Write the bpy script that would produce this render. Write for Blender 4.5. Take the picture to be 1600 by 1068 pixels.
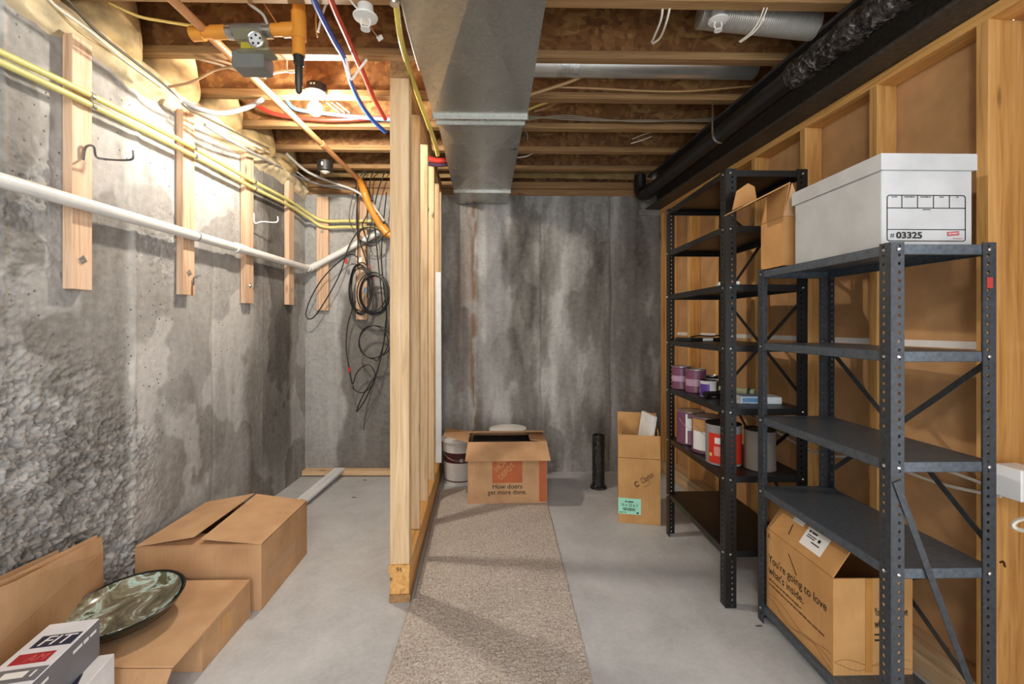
import bpy, bmesh, math, random
import numpy as np
from mathutils import Vector, Matrix

for o in list(bpy.data.objects):
    bpy.data.objects.remove(o, do_unlink=True)
scene = bpy.context.scene
COL = scene.collection
random.seed(7)
R = math.radians

# ------------------------------------------------------------------ camera, world, light
TH, FPX, CX, CY, CH = 0.0211, 711.0, 800.0, 508.0, 1.31
cam_d = bpy.data.cameras.new('camera')
cam_d.sensor_width = 36.0
cam_d.lens = 36.0 * FPX / 1600.0
cam_d.shift_y = -(534.0 - CY) / 1600.0
cam_d.clip_start = 0.02
cam = bpy.data.objects.new('camera', cam_d)
COL.objects.link(cam)
cam.location = (0, 0, CH)
cam.rotation_euler = (R(90), 0, -TH)
scene.camera = cam

world = bpy.data.worlds.new('world')
scene.world = world
world.use_nodes = True
bg = world.node_tree.nodes['Background']
bg.inputs[0].default_value = (0.95, 0.98, 1.0, 1)
bg.inputs[1].default_value = 2.0

BULB = Vector((-1.068, 2.62, 2.545))
BULB_WATTS = 54.0
# added fill light behind the camera; no such lamp is seen
rl = bpy.data.lights.new('rear_fill', 'POINT')
rl.energy = 40.0
rl.color = (1.0, 0.93, 0.84)
rl.shadow_soft_size = 0.12
rlo = bpy.data.objects.new('rear_fill', rl)
COL.objects.link(rlo)
rlo.location = (-0.35, -0.9, 2.45)

vs = scene.view_settings
vs.view_transform = 'Standard'
vs.look = 'None'
vs.exposure = 0.76
vs.gamma = 1.0
vs.use_curve_mapping = False

# ------------------------------------------------------------------ geometry of the place
X_LEFT = -1.744          # face of the left concrete wall
Y_BACK = 4.06            # face of the far concrete wall
Z_JOIST = 2.64           # underside of the joists
Z_SUB = 2.942            # underside of the subfloor
Z_CONC = 2.466           # top of the concrete

def ray(u, v):
    a = (u - CX) / FPX; b = (CY - v) / FPX
    c, s = math.cos(TH), math.sin(TH)
    return Vector((a * c + s, -a * s + c, b))
def atY(u, v, Y):
    d = ray(u, v); t = Y / d.y
    return Vector((d.x * t, Y, CH + d.z * t))
def atX(u, v, X):
    d = ray(u, v); t = X / d.x
    return Vector((X, d.y * t, CH + d.z * t))
def atZ(u, v, Z):
    d = ray(u, v); t = (Z - CH) / d.z
    return Vector((d.x * t, d.y * t, Z))
def atD(u, v, D):
    d = ray(u, v)
    return Vector((d.x * D, d.y * D, CH + d.z * D))

# ------------------------------------------------------------------ materials
MATS = {}
def newmat(name):
    m = bpy.data.materials.new(name); m.use_nodes = True
    nt = m.node_tree
    return m, nt, nt.nodes['Principled BSDF']
def lin(c):
    return tuple(((x / 12.92) if x <= 0.04045 else ((x + 0.055) / 1.055) ** 2.4) for x in c) + (1,)
def hexc(h):
    h = h.lstrip('#')
    return lin(tuple(int(h[i:i + 2], 16) / 255 for i in (0, 2, 4)))
def N(nt, t, **kw):
    n = nt.nodes.new(t)
    for k, v in kw.items(): setattr(n, k, v)
    return n
def ramp(nt, fac, stops):
    r = N(nt, 'ShaderNodeValToRGB')
    el = r.color_ramp.elements
    while len(el) < len(stops): el.new(0.5)
    for e, (p, c) in zip(el, stops):
        e.position = p; e.color = c
    nt.links.new(fac, r.inputs[0])
    return r.outputs[0]
def coords(nt, scale, rot=(0, 0, 0), kind='Object'):
    tc = N(nt, 'ShaderNodeTexCoord'); mp = N(nt, 'ShaderNodeMapping')
    mp.inputs['Scale'].default_value = scale
    mp.inputs['Rotation'].default_value = rot
    nt.links.new(tc.outputs[kind], mp.inputs[0])
    return mp.outputs[0]
def noise(nt, vec, scale=1, detail=4, rough=0.5, dist=0.0):
    n = N(nt, 'ShaderNodeTexNoise')
    n.inputs['Scale'].default_value = scale; n.inputs['Detail'].default_value = detail
    n.inputs['Roughness'].default_value = rough; n.inputs['Distortion'].default_value = dist
    if vec is not None: nt.links.new(vec, n.inputs['Vector'])
    return n.outputs['Fac']
def mixc(nt, fac, a, b, mode='MIX'):
    m = N(nt, 'ShaderNodeMix', data_type='RGBA', blend_type=mode)
    for sock, val in ((m.inputs[0], fac), (m.inputs[6], a), (m.inputs[7], b)):
        if hasattr(val, 'links'): nt.links.new(val, sock)
        else: sock.default_value = val
    return m.outputs[2]
def bump(nt, bs, h, strength=0.3, dist=0.01):
    b = N(nt, 'ShaderNodeBump')
    b.inputs['Strength'].default_value = strength; b.inputs['Distance'].default_value = dist
    nt.links.new(h, b.inputs['Height']); nt.links.new(b.outputs[0], bs.inputs['Normal'])

def plain(name, col, rough=0.6, metal=0.0, spec=0.5, var=0.0, bmp=0.0, bscale=120):
    if name in MATS: return MATS[name]
    m, nt, bs = newmat(name)
    c = hexc(col) if isinstance(col, str) else col
    bs.inputs['Roughness'].default_value = rough
    bs.inputs['Metallic'].default_value = metal
    bs.inputs['Specular IOR Level'].default_value = spec
    v = coords(nt, (1, 1, 1))
    n = noise(nt, v, 9, 5)
    lo = tuple(x * (1 - 0.10 - var) for x in c[:3]) + (1,)
    hi = tuple(min(1, x * (1 + 0.06 + var)) for x in c[:3]) + (1,)
    nt.links.new(ramp(nt, n, [(0.3, lo), (0.7, hi)]), bs.inputs['Base Color'])
    if bmp:
        bump(nt, bs, noise(nt, v, bscale, 3), bmp, 0.004)
    MATS[name] = m
    return m

def wood(axis, tone='pale'):
    key = 'wood_' + axis + '_' + tone
    if key in MATS: return MATS[key]
    m, nt, bs = newmat(key)
    long = 1.3; cross = 26.0
    sc = {'x': (long, cross, cross), 'y': (cross, long, cross), 'z': (cross, cross, long)}[axis]
    oi = N(nt, 'ShaderNodeObjectInfo')
    tc = N(nt, 'ShaderNodeTexCoord')
    add = N(nt, 'ShaderNodeVectorMath', operation='MULTIPLY_ADD')
    comb = N(nt, 'ShaderNodeCombineXYZ')
    for i in range(3): nt.links.new(oi.outputs['Random'], comb.inputs[i])
    nt.links.new(comb.outputs[0], add.inputs[0]); add.inputs[1].default_value = (7.3, 5.1, 9.7)
    nt.links.new(tc.outputs['Object'], add.inputs[2])
    mp = N(nt, 'ShaderNodeMapping'); mp.inputs['Scale'].default_value = sc
    nt.links.new(add.outputs[0], mp.inputs[0])
    g = noise(nt, mp.outputs[0], 1.6, 6, 0.62, 0.8)
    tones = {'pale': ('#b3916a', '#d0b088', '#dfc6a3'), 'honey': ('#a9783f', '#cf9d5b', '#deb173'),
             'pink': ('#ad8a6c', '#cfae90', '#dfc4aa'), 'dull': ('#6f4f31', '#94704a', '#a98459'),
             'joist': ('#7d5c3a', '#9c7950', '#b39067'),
             'white': ('#c9ccd0', '#dfe1e3', '#eceded')}[tone]
    col = ramp(nt, g, [(0.28, hexc(tones[0])), (0.5, hexc(tones[1])), (0.72, hexc(tones[2]))])
    # knots
    mp2 = N(nt, 'ShaderNodeMapping'); s2 = {'x': (2.2, 9, 9), 'y': (9, 2.2, 9), 'z': (9, 9, 2.2)}[axis]
    mp2.inputs['Scale'].default_value = s2
    nt.links.new(add.outputs[0], mp2.inputs[0])
    vo = N(nt, 'ShaderNodeTexVoronoi'); vo.inputs['Scale'].default_value = 1.0
    nt.links.new(mp2.outputs[0], vo.inputs['Vector'])
    k = ramp(nt, vo.outputs['Distance'], [(0.045, (1, 1, 1, 1)), (0.12, (0, 0, 0, 1))])
    if tone != 'white':
        col = mixc(nt, k, col, hexc('#7d5430'))
    hsv = N(nt, 'ShaderNodeHueSaturation')
    mr = N(nt, 'ShaderNodeMapRange'); mr.inputs['To Min'].default_value = 0.86; mr.inputs['To Max'].default_value = 1.1
    nt.links.new(oi.outputs['Random'], mr.inputs[0]); nt.links.new(mr.outputs[0], hsv.inputs['Value'])
    nt.links.new(col, hsv.inputs['Color'])
    nt.links.new(hsv.outputs[0], bs.inputs['Base Color'])
    bs.inputs['Roughness'].default_value = 0.62
    bs.inputs['Specular IOR Level'].default_value = 0.3
    bump(nt, bs, g, 0.15, 0.002)
    MATS[key] = m
    return m

def osb_mat(name, cols, sc=(34, 9, 34)):
    if name in MATS: return MATS[name]
    m, nt, bs = newmat(name)
    v = coords(nt, (1, 1, 1))
    w = N(nt, 'ShaderNodeTexNoise'); w.inputs['Scale'].default_value = 5
    nt.links.new(v, w.inputs['Vector'])
    ad = N(nt, 'ShaderNodeVectorMath', operation='MULTIPLY_ADD')
    nt.links.new(w.outputs['Color'], ad.inputs[0]); ad.inputs[1].default_value = (0.12, 0.12, 0.12)
    nt.links.new(v, ad.inputs[2])
    outs = []
    for i, s in enumerate((sc, (sc[1], sc[0], sc[2] * 0.6))):
        mp = N(nt, 'ShaderNodeMapping'); mp.inputs['Scale'].default_value = s
        mp.inputs['Rotation'].default_value = (0.2 * i, 0.3, 0.5 + 0.8 * i)
        nt.links.new(ad.outputs[0], mp.inputs[0])
        vo = N(nt, 'ShaderNodeTexVoronoi'); nt.links.new(mp.outputs[0], vo.inputs['Vector'])
        vo.inputs['Scale'].default_value = 1.0
        bw = N(nt, 'ShaderNodeRGBToBW'); nt.links.new(vo.outputs['Color'], bw.inputs[0])
        outs.append(bw.outputs[0])
    mx = N(nt, 'ShaderNodeMath', operation='ADD'); mx.inputs[1].default_value = 0
    mm = N(nt, 'ShaderNodeMath', operation='MULTIPLY_ADD'); mm.inputs[1].default_value = 0.5
    ml = N(nt, 'ShaderNodeMath', operation='MULTIPLY'); ml.inputs[1].default_value = 0.5
    nt.links.new(outs[1], ml.inputs[0]); nt.links.new(outs[0], mm.inputs[0]); nt.links.new(ml.outputs[0], mm.inputs[2])
    col = ramp(nt, mm.outputs[0], [(0.2, hexc(cols[0])), (0.5, hexc(cols[1])), (0.85, hexc(cols[2]))])
    nt.links.new(col, bs.inputs['Base Color'])
    bs.inputs['Roughness'].default_value = 0.55
    bump(nt, bs, mm.outputs[0], 0.25, 0.003)
    MATS[name] = m
    return m

def concrete_mat():
    m, nt, bs = newmat('concrete')
    at = N(nt, 'ShaderNodeAttribute', attribute_name='stain_light')
    at2 = N(nt, 'ShaderNodeAttribute', attribute_name='rust_shade')
    v = coords(nt, (1, 1, 1))
    vz = coords(nt, (5, 5, 0.9))
    n1 = noise(nt, vz, 2.2, 6, 0.6)
    n2 = noise(nt, v, 28, 6, 0.65)
    a = N(nt, 'ShaderNodeMath', operation='MULTIPLY_ADD'); a.inputs[1].default_value = 0.34
    nt.links.new(n1, a.inputs[0]); nt.links.new(at.outputs['Fac'], a.inputs[2])
    b = N(nt, 'ShaderNodeMath', operation='MULTIPLY_ADD'); b.inputs[1].default_value = 0.42
    nt.links.new(n2, b.inputs[0]); nt.links.new(a.outputs[0], b.inputs[2])
    c = N(nt, 'ShaderNodeMath', operation='SUBTRACT'); c.inputs[1].default_value = 0.38
    nt.links.new(b.outputs[0], c.inputs[0])
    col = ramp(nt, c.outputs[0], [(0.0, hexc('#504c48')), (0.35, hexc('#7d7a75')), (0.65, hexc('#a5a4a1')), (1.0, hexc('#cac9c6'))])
    # air pits
    vo = N(nt, 'ShaderNodeTexVoronoi'); vo.inputs['Scale'].default_value = 26
    nt.links.new(v, vo.inputs['Vector'])
    pit = ramp(nt, vo.outputs['Distance'], [(0.07, (1, 1, 1, 1)), (0.14, (0, 0, 0, 1))])
    gate = ramp(nt, noise(nt, v, 3, 2), [(0.42, (0, 0, 0, 1)), (0.5, (1, 1, 1, 1))])
    pg = N(nt, 'ShaderNodeMath', operation='MULTIPLY'); nt.links.new(pit, pg.inputs[0]); nt.links.new(gate, pg.inputs[1])
    col = mixc(nt, pg.outputs[0], col, hexc('#6d6a66'))
    col = mixc(nt, at2.outputs['Fac'], col, hexc('#6b4a30'))
    nt.links.new(col, bs.inputs['Base Color'])
    bs.inputs['Roughness'].default_value = 0.85
    bs.inputs['Specular IOR Level'].default_value = 0.25
    h = N(nt, 'ShaderNodeMath', operation='SUBTRACT')
    nt.links.new(n2, h.inputs[0]); nt.links.new(pg.outputs[0], h.inputs[1])
    bump(nt, bs, h.outputs[0], 0.55, 0.008)
    MATS['concrete'] = m
    return m

def cardboard(name, cols):
    if name in MATS: return MATS[name]
    m, nt, bs = newmat(name)
    v = coords(nt, (1, 1, 1))
    n = noise(nt, v, 6, 5); f = noise(nt, coords(nt, (260, 260, 12)), 1, 2)
    col = ramp(nt, n, [(0.3, hexc(cols[0])), (0.7, hexc(cols[1]))])
    col = mixc(nt, 0.08, col, ramp(nt, f, [(0.3, hexc('#7a5430')), (0.7, hexc('#e2bd8c'))]))
    nt.links.new(col, bs.inputs['Base Color'])
    bs.inputs['Roughness'].default_value = 0.72
    bs.inputs['Specular IOR Level'].default_value = 0.25
    bump(nt, bs, n, 0.12, 0.01)
    MATS[name] = m
    return m

def steel_mat(name, c0, c1, rough=0.42, metal=0.35):
    if name in MATS: return MATS[name]
    m, nt, bs = newmat(name)
    v = coords(nt, (1, 1, 1))
    n = noise(nt, v, 60, 5, 0.7); n2 = noise(nt, v, 5, 4)
    col = ramp(nt, n, [(0.3, hexc(c0)), (0.75, hexc(c1))])
    nt.links.new(col, bs.inputs['Base Color'])
    bs.inputs['Metallic'].default_value = metal
    r = N(nt, 'ShaderNodeMapRange'); r.inputs['To Min'].default_value = rough - 0.1; r.inputs['To Max'].default_value = rough + 0.15
    nt.links.new(n2, r.inputs[0]); nt.links.new(r.outputs[0], bs.inputs['Roughness'])
    MATS[name] = m
    return m

CONC = concrete_mat()
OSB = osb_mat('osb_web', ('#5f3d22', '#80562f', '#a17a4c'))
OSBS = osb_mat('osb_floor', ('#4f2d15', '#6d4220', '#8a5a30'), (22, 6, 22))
CARD = cardboard('cardboard', ('#a9815c', '#c49a72'))
CARD2 = cardboard('cardboard_light', ('#b8916b', '#d0a981'))
CARD3 = cardboard('cardboard_orange', ('#b0814d', '#c99a62'))
BLACKST = steel_mat('black_shelf_steel', '#121111', '#1f1d1d', 0.38, 0.2)
POSTG = steel_mat('grey_post_steel', '#2d3034', '#484d53', 0.42, 0.3)
GREYST = steel_mat('grey_shelf_steel', '#3f474f', '#5f6872', 0.36, 0.3)
BEAMST = steel_mat('beam_steel', '#2b2826', '#524d47', 0.5, 0.2)
ABS = plain('black_abs', '#1c1a19', 0.42, 0, 0.5, 0.1)
GALV = steel_mat('galvanized', '#a3a39d', '#bcbcb6', 0.24, 0.85)
SILVER = plain('silver', '#d0d0d0', 0.25, 0.9)
WHITEP = plain('white_pvc', '#dcdcd8', 0.35, 0, 0.5)
YELLOWP = plain('yellow_jacket', '#d6cf83', 0.45)
TANP = plain('tan_cpvc', '#c9905f', 0.4)
ORANGEP = plain('orange_cpvc', '#cf8a32', 0.38)
BLACKR = plain('black_rubber', '#1b1a1a', 0.5)
BLUE = plain('blue_pex', '#1f4fa8', 0.35)
RED = plain('red_pex', '#b23428', 0.35)
FOAM = plain('foam', '#c6b796', 0.85, 0, 0.2, 0.2, 0.8, 30)
NMW = plain('white_cable', '#d8d2c4', 0.5)
NMG = plain('grey_cable', '#8b8d90', 0.5)
NMY = plain('yellow_cable', '#d6bb62', 0.5)
PAPERB = plain('drywall_back_paper', '#bd9468', 0.9, 0, 0.15, 0.05, 0.3, 300)
WHITE = plain('white_board', '#dfe0e0', 0.55)
INK = plain('ink', '#15130f', 0.7)
PAPER = plain('white_paper', '#e6e6e4', 0.7)

# ------------------------------------------------------------------ object helpers
def tag(o, label=None, cat=None, group=None, kind=None):
    if label: o['label'] = label
    if cat: o['category'] = cat
    if group: o['group'] = group
    if kind: o['kind'] = kind
    return o
def thing(name, label, cat, loc=(0, 0, 0), rz=0.0, group=None):
    o = bpy.data.objects.new(name, None)
    o.empty_display_size = 0.05
    COL.objects.link(o)
    o.location = loc; o.rotation_euler = (0, 0, rz)
    return tag(o, label, cat, group)
def wmat(o):
    m = Matrix.Translation(o.location) @ o.rotation_euler.to_matrix().to_4x4()
    return (wmat(o.parent) @ m) if o.parent else m

class MB:
    def __init__(s): s.v = []; s.f = []; s.m = []; s.cur = 0
    def add(s, vs, fs):
        b = len(s.v); s.v += [Vector(x) for x in vs]
        for f in fs: s.f.append(tuple(i + b for i in f)); s.m.append(s.cur)
        return s
    def hexa(s, p):
        return s.add(p, [(3, 2, 1, 0), (4, 5, 6, 7), (0, 1, 5, 4), (1, 2, 6, 5), (2, 3, 7, 6), (3, 0, 4, 7)])
    def box(s, lo, hi, M=None):
        x0, y0, z0 = lo; x1, y1, z1 = hi
        p = [Vector(q) for q in ((x0, y0, z0), (x1, y0, z0), (x1, y1, z0), (x0, y1, z0), (x0, y0, z1), (x1, y0, z1), (x1, y1, z1), (x0, y1, z1))]
        if M is not None: p = [M @ q for q in p]
        return s.hexa(p)
    def bar(s, a, b, w, h, up=(0, 0, 1)):
        a = Vector(a); b = Vector(b); d = (b - a).normalized(); up = Vector(up)
        if abs(d.dot(up)) > 0.98: up = Vector((1, 0, 0))
        r = d.cross(up).normalized(); u = r.cross(d).normalized()
        o = [(-w / 2, -h / 2), (w / 2, -h / 2), (w / 2, h / 2), (-w / 2, h / 2)]
        return s.hexa([a + r * x + u * y for x, y in o] + [b + r * x + u * y for x, y in o]) if False else s.hexa(
            [a + r * o[0][0] + u * o[0][1], a + r * o[1][0] + u * o[1][1], b + r * o[1][0] + u * o[1][1], b + r * o[0][0] + u * o[0][1],
             a + r * o[3][0] + u * o[3][1], a + r * o[2][0] + u * o[2][1], b + r * o[2][0] + u * o[2][1], b + r * o[3][0] + u * o[3][1]])
    def plate(s, quad, t):
        """quad: 4 points; thickness t along its normal (both sides halves)"""
        q = [Vector(p) for p in quad]
        n = (q[1] - q[0]).cross(q[3] - q[0]).normalized() * (t / 2)
        return s.hexa([p - n for p in q] + [p + n for p in q])
    def poly(s, pts, t):
        q = [Vector(p) for p in pts]
        n = (q[1] - q[0]).cross(q[-1] - q[0]).normalized() * (t / 2)
        k = len(q)
        return s.add([p - n for p in q] + [p + n for p in q],
                     [tuple(reversed(range(k))), tuple(range(k, 2 * k))] + [(i, (i + 1) % k, k + (i + 1) % k, k + i) for i in range(k)])
    def ring(s, c, ax, r, n):
        ax = Vector(ax).normalized()
        t = Vector((0, 0, 1)) if abs(ax.z) < 0.9 else Vector((1, 0, 0))
        a = ax.cross(t).normalized(); b = ax.cross(a).normalized()
        return [Vector(c) + (a * math.cos(2 * math.pi * i / n) + b * math.sin(2 * math.pi * i / n)) * r for i in range(n)]
    def cyl(s, p0, p1, r0, r1=None, n=16, caps=True):
        r1 = r0 if r1 is None else r1
        d = Vector(p1) - Vector(p0)
        A = s.ring(p0, d, r0, n); B = s.ring(p1, d, r1, n)
        fs = [(i, (i + 1) % n, n + (i + 1) % n, n + i) for i in range(n)]
        if caps: fs += [tuple(reversed(range(n))), tuple(range(n, 2 * n))]
        return s.add(A + B, fs)
    def lathe(s, c, prof, n=24, ax=(0, 0, 1)):
        """prof: list of (r, h) along ax from c"""
        ax = Vector(ax).normalized(); vs = []; fs = []
        for r, h in prof: vs += s.ring(Vector(c) + ax * h, ax, max(r, 1e-5), n)
        for k in range(len(prof) - 1):
            for i in range(n):
                fs.append((k * n + i, k * n + (i + 1) % n, (k + 1) * n + (i + 1) % n, (k + 1) * n + i))
        fs.append(tuple(reversed(range(n)))); L = (len(prof) - 1) * n
        fs.append(tuple(range(L, L + n)))
        return s.add(vs, fs)
    def tube(s, pts, r, n=8, sub=8, smooth=True):
        P = spline(pts, sub) if smooth and len(pts) > 2 else [Vector(p) for p in pts]
        T = []
        for i in range(len(P)):
            d = P[min(i + 1, len(P) - 1)] - P[max(i - 1, 0)]
            T.append(d.normalized() if d.length > 1e-9 else Vector((0, 0, 1)))
        up = Vector((0, 0, 1)) if abs(T[0].z) < 0.9 else Vector((1, 0, 0))
        a = T[0].cross(up).normalized()
        vs = []
        for i, p in enumerate(P):
            a = (a - T[i] * a.dot(T[i])).normalized(); b = T[i].cross(a)
            rr = r(i / (len(P) - 1)) if callable(r) else r
            for k in range(n):
                t = 2 * math.pi * k / n
                vs.append(p + (a * math.cos(t) + b * math.sin(t)) * rr)
        fs = []
        for i in range(len(P) - 1):
            for k in range(n):
                fs.append((i * n + k, i * n + (k + 1) % n, (i + 1) * n + (k + 1) % n, (i + 1) * n + k))
        fs.append(tuple(reversed(range(n)))); L = (len(P) - 1) * n; fs.append(tuple(range(L, L + n)))
        return s.add(vs, fs)
    def xf(s, M):
        s.v = [M @ p for p in s.v]; return s
    def build(s, name, mat, parent=None, smooth=None, local=False, bevel=0.0, auto=35):
        vs = s.v
        if parent is not None and not local:
            inv = wmat(parent).inverted(); vs = [inv @ p for p in vs]
            loc = Vector((0, 0, 0))
        elif parent is not None:
            loc = Vector((0, 0, 0))
        else:
            lo = Vector((min(p[i] for p in vs) for i in range(3))); hi = Vector((max(p[i] for p in vs) for i in range(3)))
            loc = Vector(((lo.x + hi.x) / 2, (lo.y + hi.y) / 2, lo.z)); vs = [p - loc for p in vs]
        me = bpy.data.meshes.new(name)
        me.from_pydata([tuple(p) for p in vs], [], s.f)
        mats = mat if isinstance(mat, (list, tuple)) else [mat]
        for m_ in mats: me.materials.append(m_)
        if len(mats) > 1: me.polygons.foreach_set('material_index', s.m)
        bm = bmesh.new(); bm.from_mesh(me)
        bmesh.ops.recalc_face_normals(bm, faces=bm.faces)
        if bevel:
            es = [e for e in bm.edges if len(e.link_faces) == 2 and e.calc_face_angle(0) > 0.6]
            bmesh.ops.bevel(bm, geom=es, offset=bevel, segments=1, affect='EDGES', profile=0.5, clamp_overlap=True)
        bm.to_mesh(me); bm.free()
        if smooth:
            me.polygons.foreach_set('use_smooth', [True] * len(me.polygons))
            me.set_sharp_from_angle(angle=R(auto))
        o = bpy.data.objects.new(name, me); COL.objects.link(o)
        o.location = loc
        if parent is not None: o.parent = parent
        return o

def spline(pts, sub=8):
    P = [Vector(p) for p in pts]; out = []
    for i in range(len(P) - 1):
        p0 = P[max(i - 1, 0)]; p1 = P[i]; p2 = P[i + 1]; p3 = P[min(i + 2, len(P) - 1)]
        for k in range(sub):
            t = k / sub; t2 = t * t; t3 = t2 * t
            out.append(0.5 * ((2 * p1) + (p2 - p0) * t + (2 * p0 - 5 * p1 + 4 * p2 - p3) * t2 + (3 * p1 - p0 - 3 * p2 + p3) * t3))
    out.append(P[-1]); return out

def board(name, lo, hi, mat, parent=None, M=None, bevel=0.0015):
    """a sawn board between two corners (in the parent's space when it has one)"""
    lo = Vector(lo); hi = Vector(hi); c = (lo + hi) / 2; h = (hi - lo) / 2
    b = MB().box(-h, h)
    o = b.build(name, mat, None, bevel=bevel)
    o.data.transform(Matrix.Translation((0, 0, -h.z)))   # centre origin
    o.location = c
    if M is not None:
        mm = M @ Matrix.Translation(c); o.location = mm.to_translation(); o.rotation_euler = mm.to_euler()
    if parent is not None: o.parent = parent
    return o

_txt = {}
def text_verts(body, size, bold=0.0, shear=0.0, align='LEFT'):
    cu = bpy.data.curves.new('t', 'FONT'); cu.body = body; cu.size = size; cu.align_x = align
    cu.offset = bold; cu.shear = shear; cu.resolution_u = 3
    ob = bpy.data.objects.new('t', cu); COL.objects.link(ob)
    bpy.context.view_layer.update()
    me = bpy.data.meshes.new_from_object(ob.evaluated_get(bpy.context.evaluated_depsgraph_get()))
    v = [p.co.copy() for p in me.vertices]; f = [tuple(p.vertices) for p in me.polygons]
    bpy.data.objects.remove(ob); bpy.data.meshes.remove(me); bpy.data.curves.remove(cu)
    return v, f
def lettering(body, size, org, right, up, mat, parent, local=True, bold=0.0, shear=0.0, align='LEFT', name='lettering', sx=1.0):
    v, f = text_verts(body, size, bold, shear, align)
    right = Vector(right).normalized(); up = Vector(up).normalized(); n = right.cross(up).normalized(); org = Vector(org)
    b = MB().add([org + right * p.x * sx + up * p.y + n * 0.0008 for p in v], f)
    me_o = b.build(name, mat, parent, local=local)
    return me_o
def print_rect(b, org, right, up, x0, y0, x1, y1, lift=0.0007):
    right = Vector(right).normalized(); up = Vector(up).normalized(); n = right.cross(up).normalized() * lift; org = Vector(org)
    return b.add([org + right * x + up * y + n for x, y in ((x0, y0), (x1, y0), (x1, y1), (x0, y1))], [(0, 1, 2, 3)])

def fine_print(w, h, org, right, up, mat, parent, local=True, seed=1, lift=0.0009):
    """a row of tiny word-shaped strokes: print too small to read in the photograph"""
    r_ = random.Random(seed); b = MB(); x = 0.0
    while x < w - 1e-6:
        L = min(w - x, h * r_.uniform(1.2, 4.0)); print_rect(b, org, right, up, x, h * r_.uniform(0, 0.12), x + L, h * r_.uniform(0.8, 1.0), lift); x += L + h * 0.45
    return b.build('print', mat, parent, local=local)

# numpy value noise
_rng = np.random.RandomState(11)
_tab = _rng.rand(512, 512)
def vnoise(x, y, seed=0):
    x = x + seed * 17.31; y = y + seed * 9.73
    xi = np.floor(x).astype(int); yi = np.floor(y).astype(int); fx = x - xi; fy = y - yi
    fx = fx * fx * (3 - 2 * fx); fy = fy * fy * (3 - 2 * fy)
    g = lambda a, b: _tab[a % 512, b % 512]
    return (g(xi, yi) * (1 - fx) + g(xi + 1, yi) * fx) * (1 - fy) + (g(xi, yi + 1) * (1 - fx) + g(xi + 1, yi + 1) * fx) * fy
def fbm(x, y, o=4, seed=0, gain=0.5):
    s = 0; a = 1; t = 0
    for k in range(o):
        s = s + a * vnoise(x * 2 ** k, y * 2 ** k, seed + k); t += a; a *= gain
    return s / t
def sst(a, b, x):
    t = np.clip((x - a) / (b - a), 0, 1); return t * t * (3 - 2 * t)
def grid_mesh(name, A, B, func, attrs, mat, smooth=True):
    """A, B 1-D coordinate arrays; func(a,b)->xyz arrays; attrs: dict of arrays"""
    a, b = np.meshgrid(A, B, indexing='ij')
    x, y, z = func(a, b)
    co = np.stack([x, y, z], -1).reshape(-1, 3)
    na, nb = len(A), len(B)
    idx = np.arange(na * nb).reshape(na, nb)
    q = np.stack([idx[:-1, :-1], idx[1:, :-1], idx[1:, 1:], idx[:-1, 1:]], -1).reshape(-1, 4)
    me = bpy.data.meshes.new(name)
    me.vertices.add(len(co)); me.vertices.foreach_set('co', co.ravel())
    me.loops.add(q.size); me.loops.foreach_set('vertex_index', q.ravel().astype(np.int32))
    me.polygons.add(len(q)); me.polygons.foreach_set('loop_start', np.arange(0, q.size, 4, dtype=np.int32))
    me.update(calc_edges=True)
    if smooth: me.polygons.foreach_set('use_smooth', np.ones(len(q), dtype=bool))
    for k, f in attrs.items():
        at = me.attributes.new(k, 'FLOAT', 'POINT'); at.data.foreach_set('value', f(a, b).ravel().astype(np.float32))
    me.materials.append(mat)
    o = bpy.data.objects.new(name, me); COL.objects.link(o)
    return o
# ================================================================== THE SETTING
def floor_mat():
    m, nt, bs = newmat('floor_concrete')
    v = coords(nt, (1, 1, 1))
    n = noise(nt, v, 3.0, 7, 0.62, 0.4); n2 = noise(nt, v, 55, 4, 0.6)
    col = ramp(nt, n, [(0.3, hexc('#abadae')), (0.5, hexc('#bec0c1')), (0.72, hexc('#cccecf'))])
    col = mixc(nt, 0.12, col, ramp(nt, n2, [(0.35, hexc('#7d7d7c')), (0.65, hexc('#d0d0d0'))]))
    nt.links.new(col, bs.inputs['Base Color'])
    bs.inputs['Roughness'].default_value = 0.62; bs.inputs['Specular IOR Level'].default_value = 0.35
    bump(nt, bs, n2, 0.08, 0.003)
    return m
FLOORM = floor_mat()
fl = MB().box((-1.95, -1.8, -0.12), (2.2, 4.3, 0.0)).build('floor', FLOORM)
tag(fl, 'smooth grey painted concrete basement floor', kind='structure')

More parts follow.
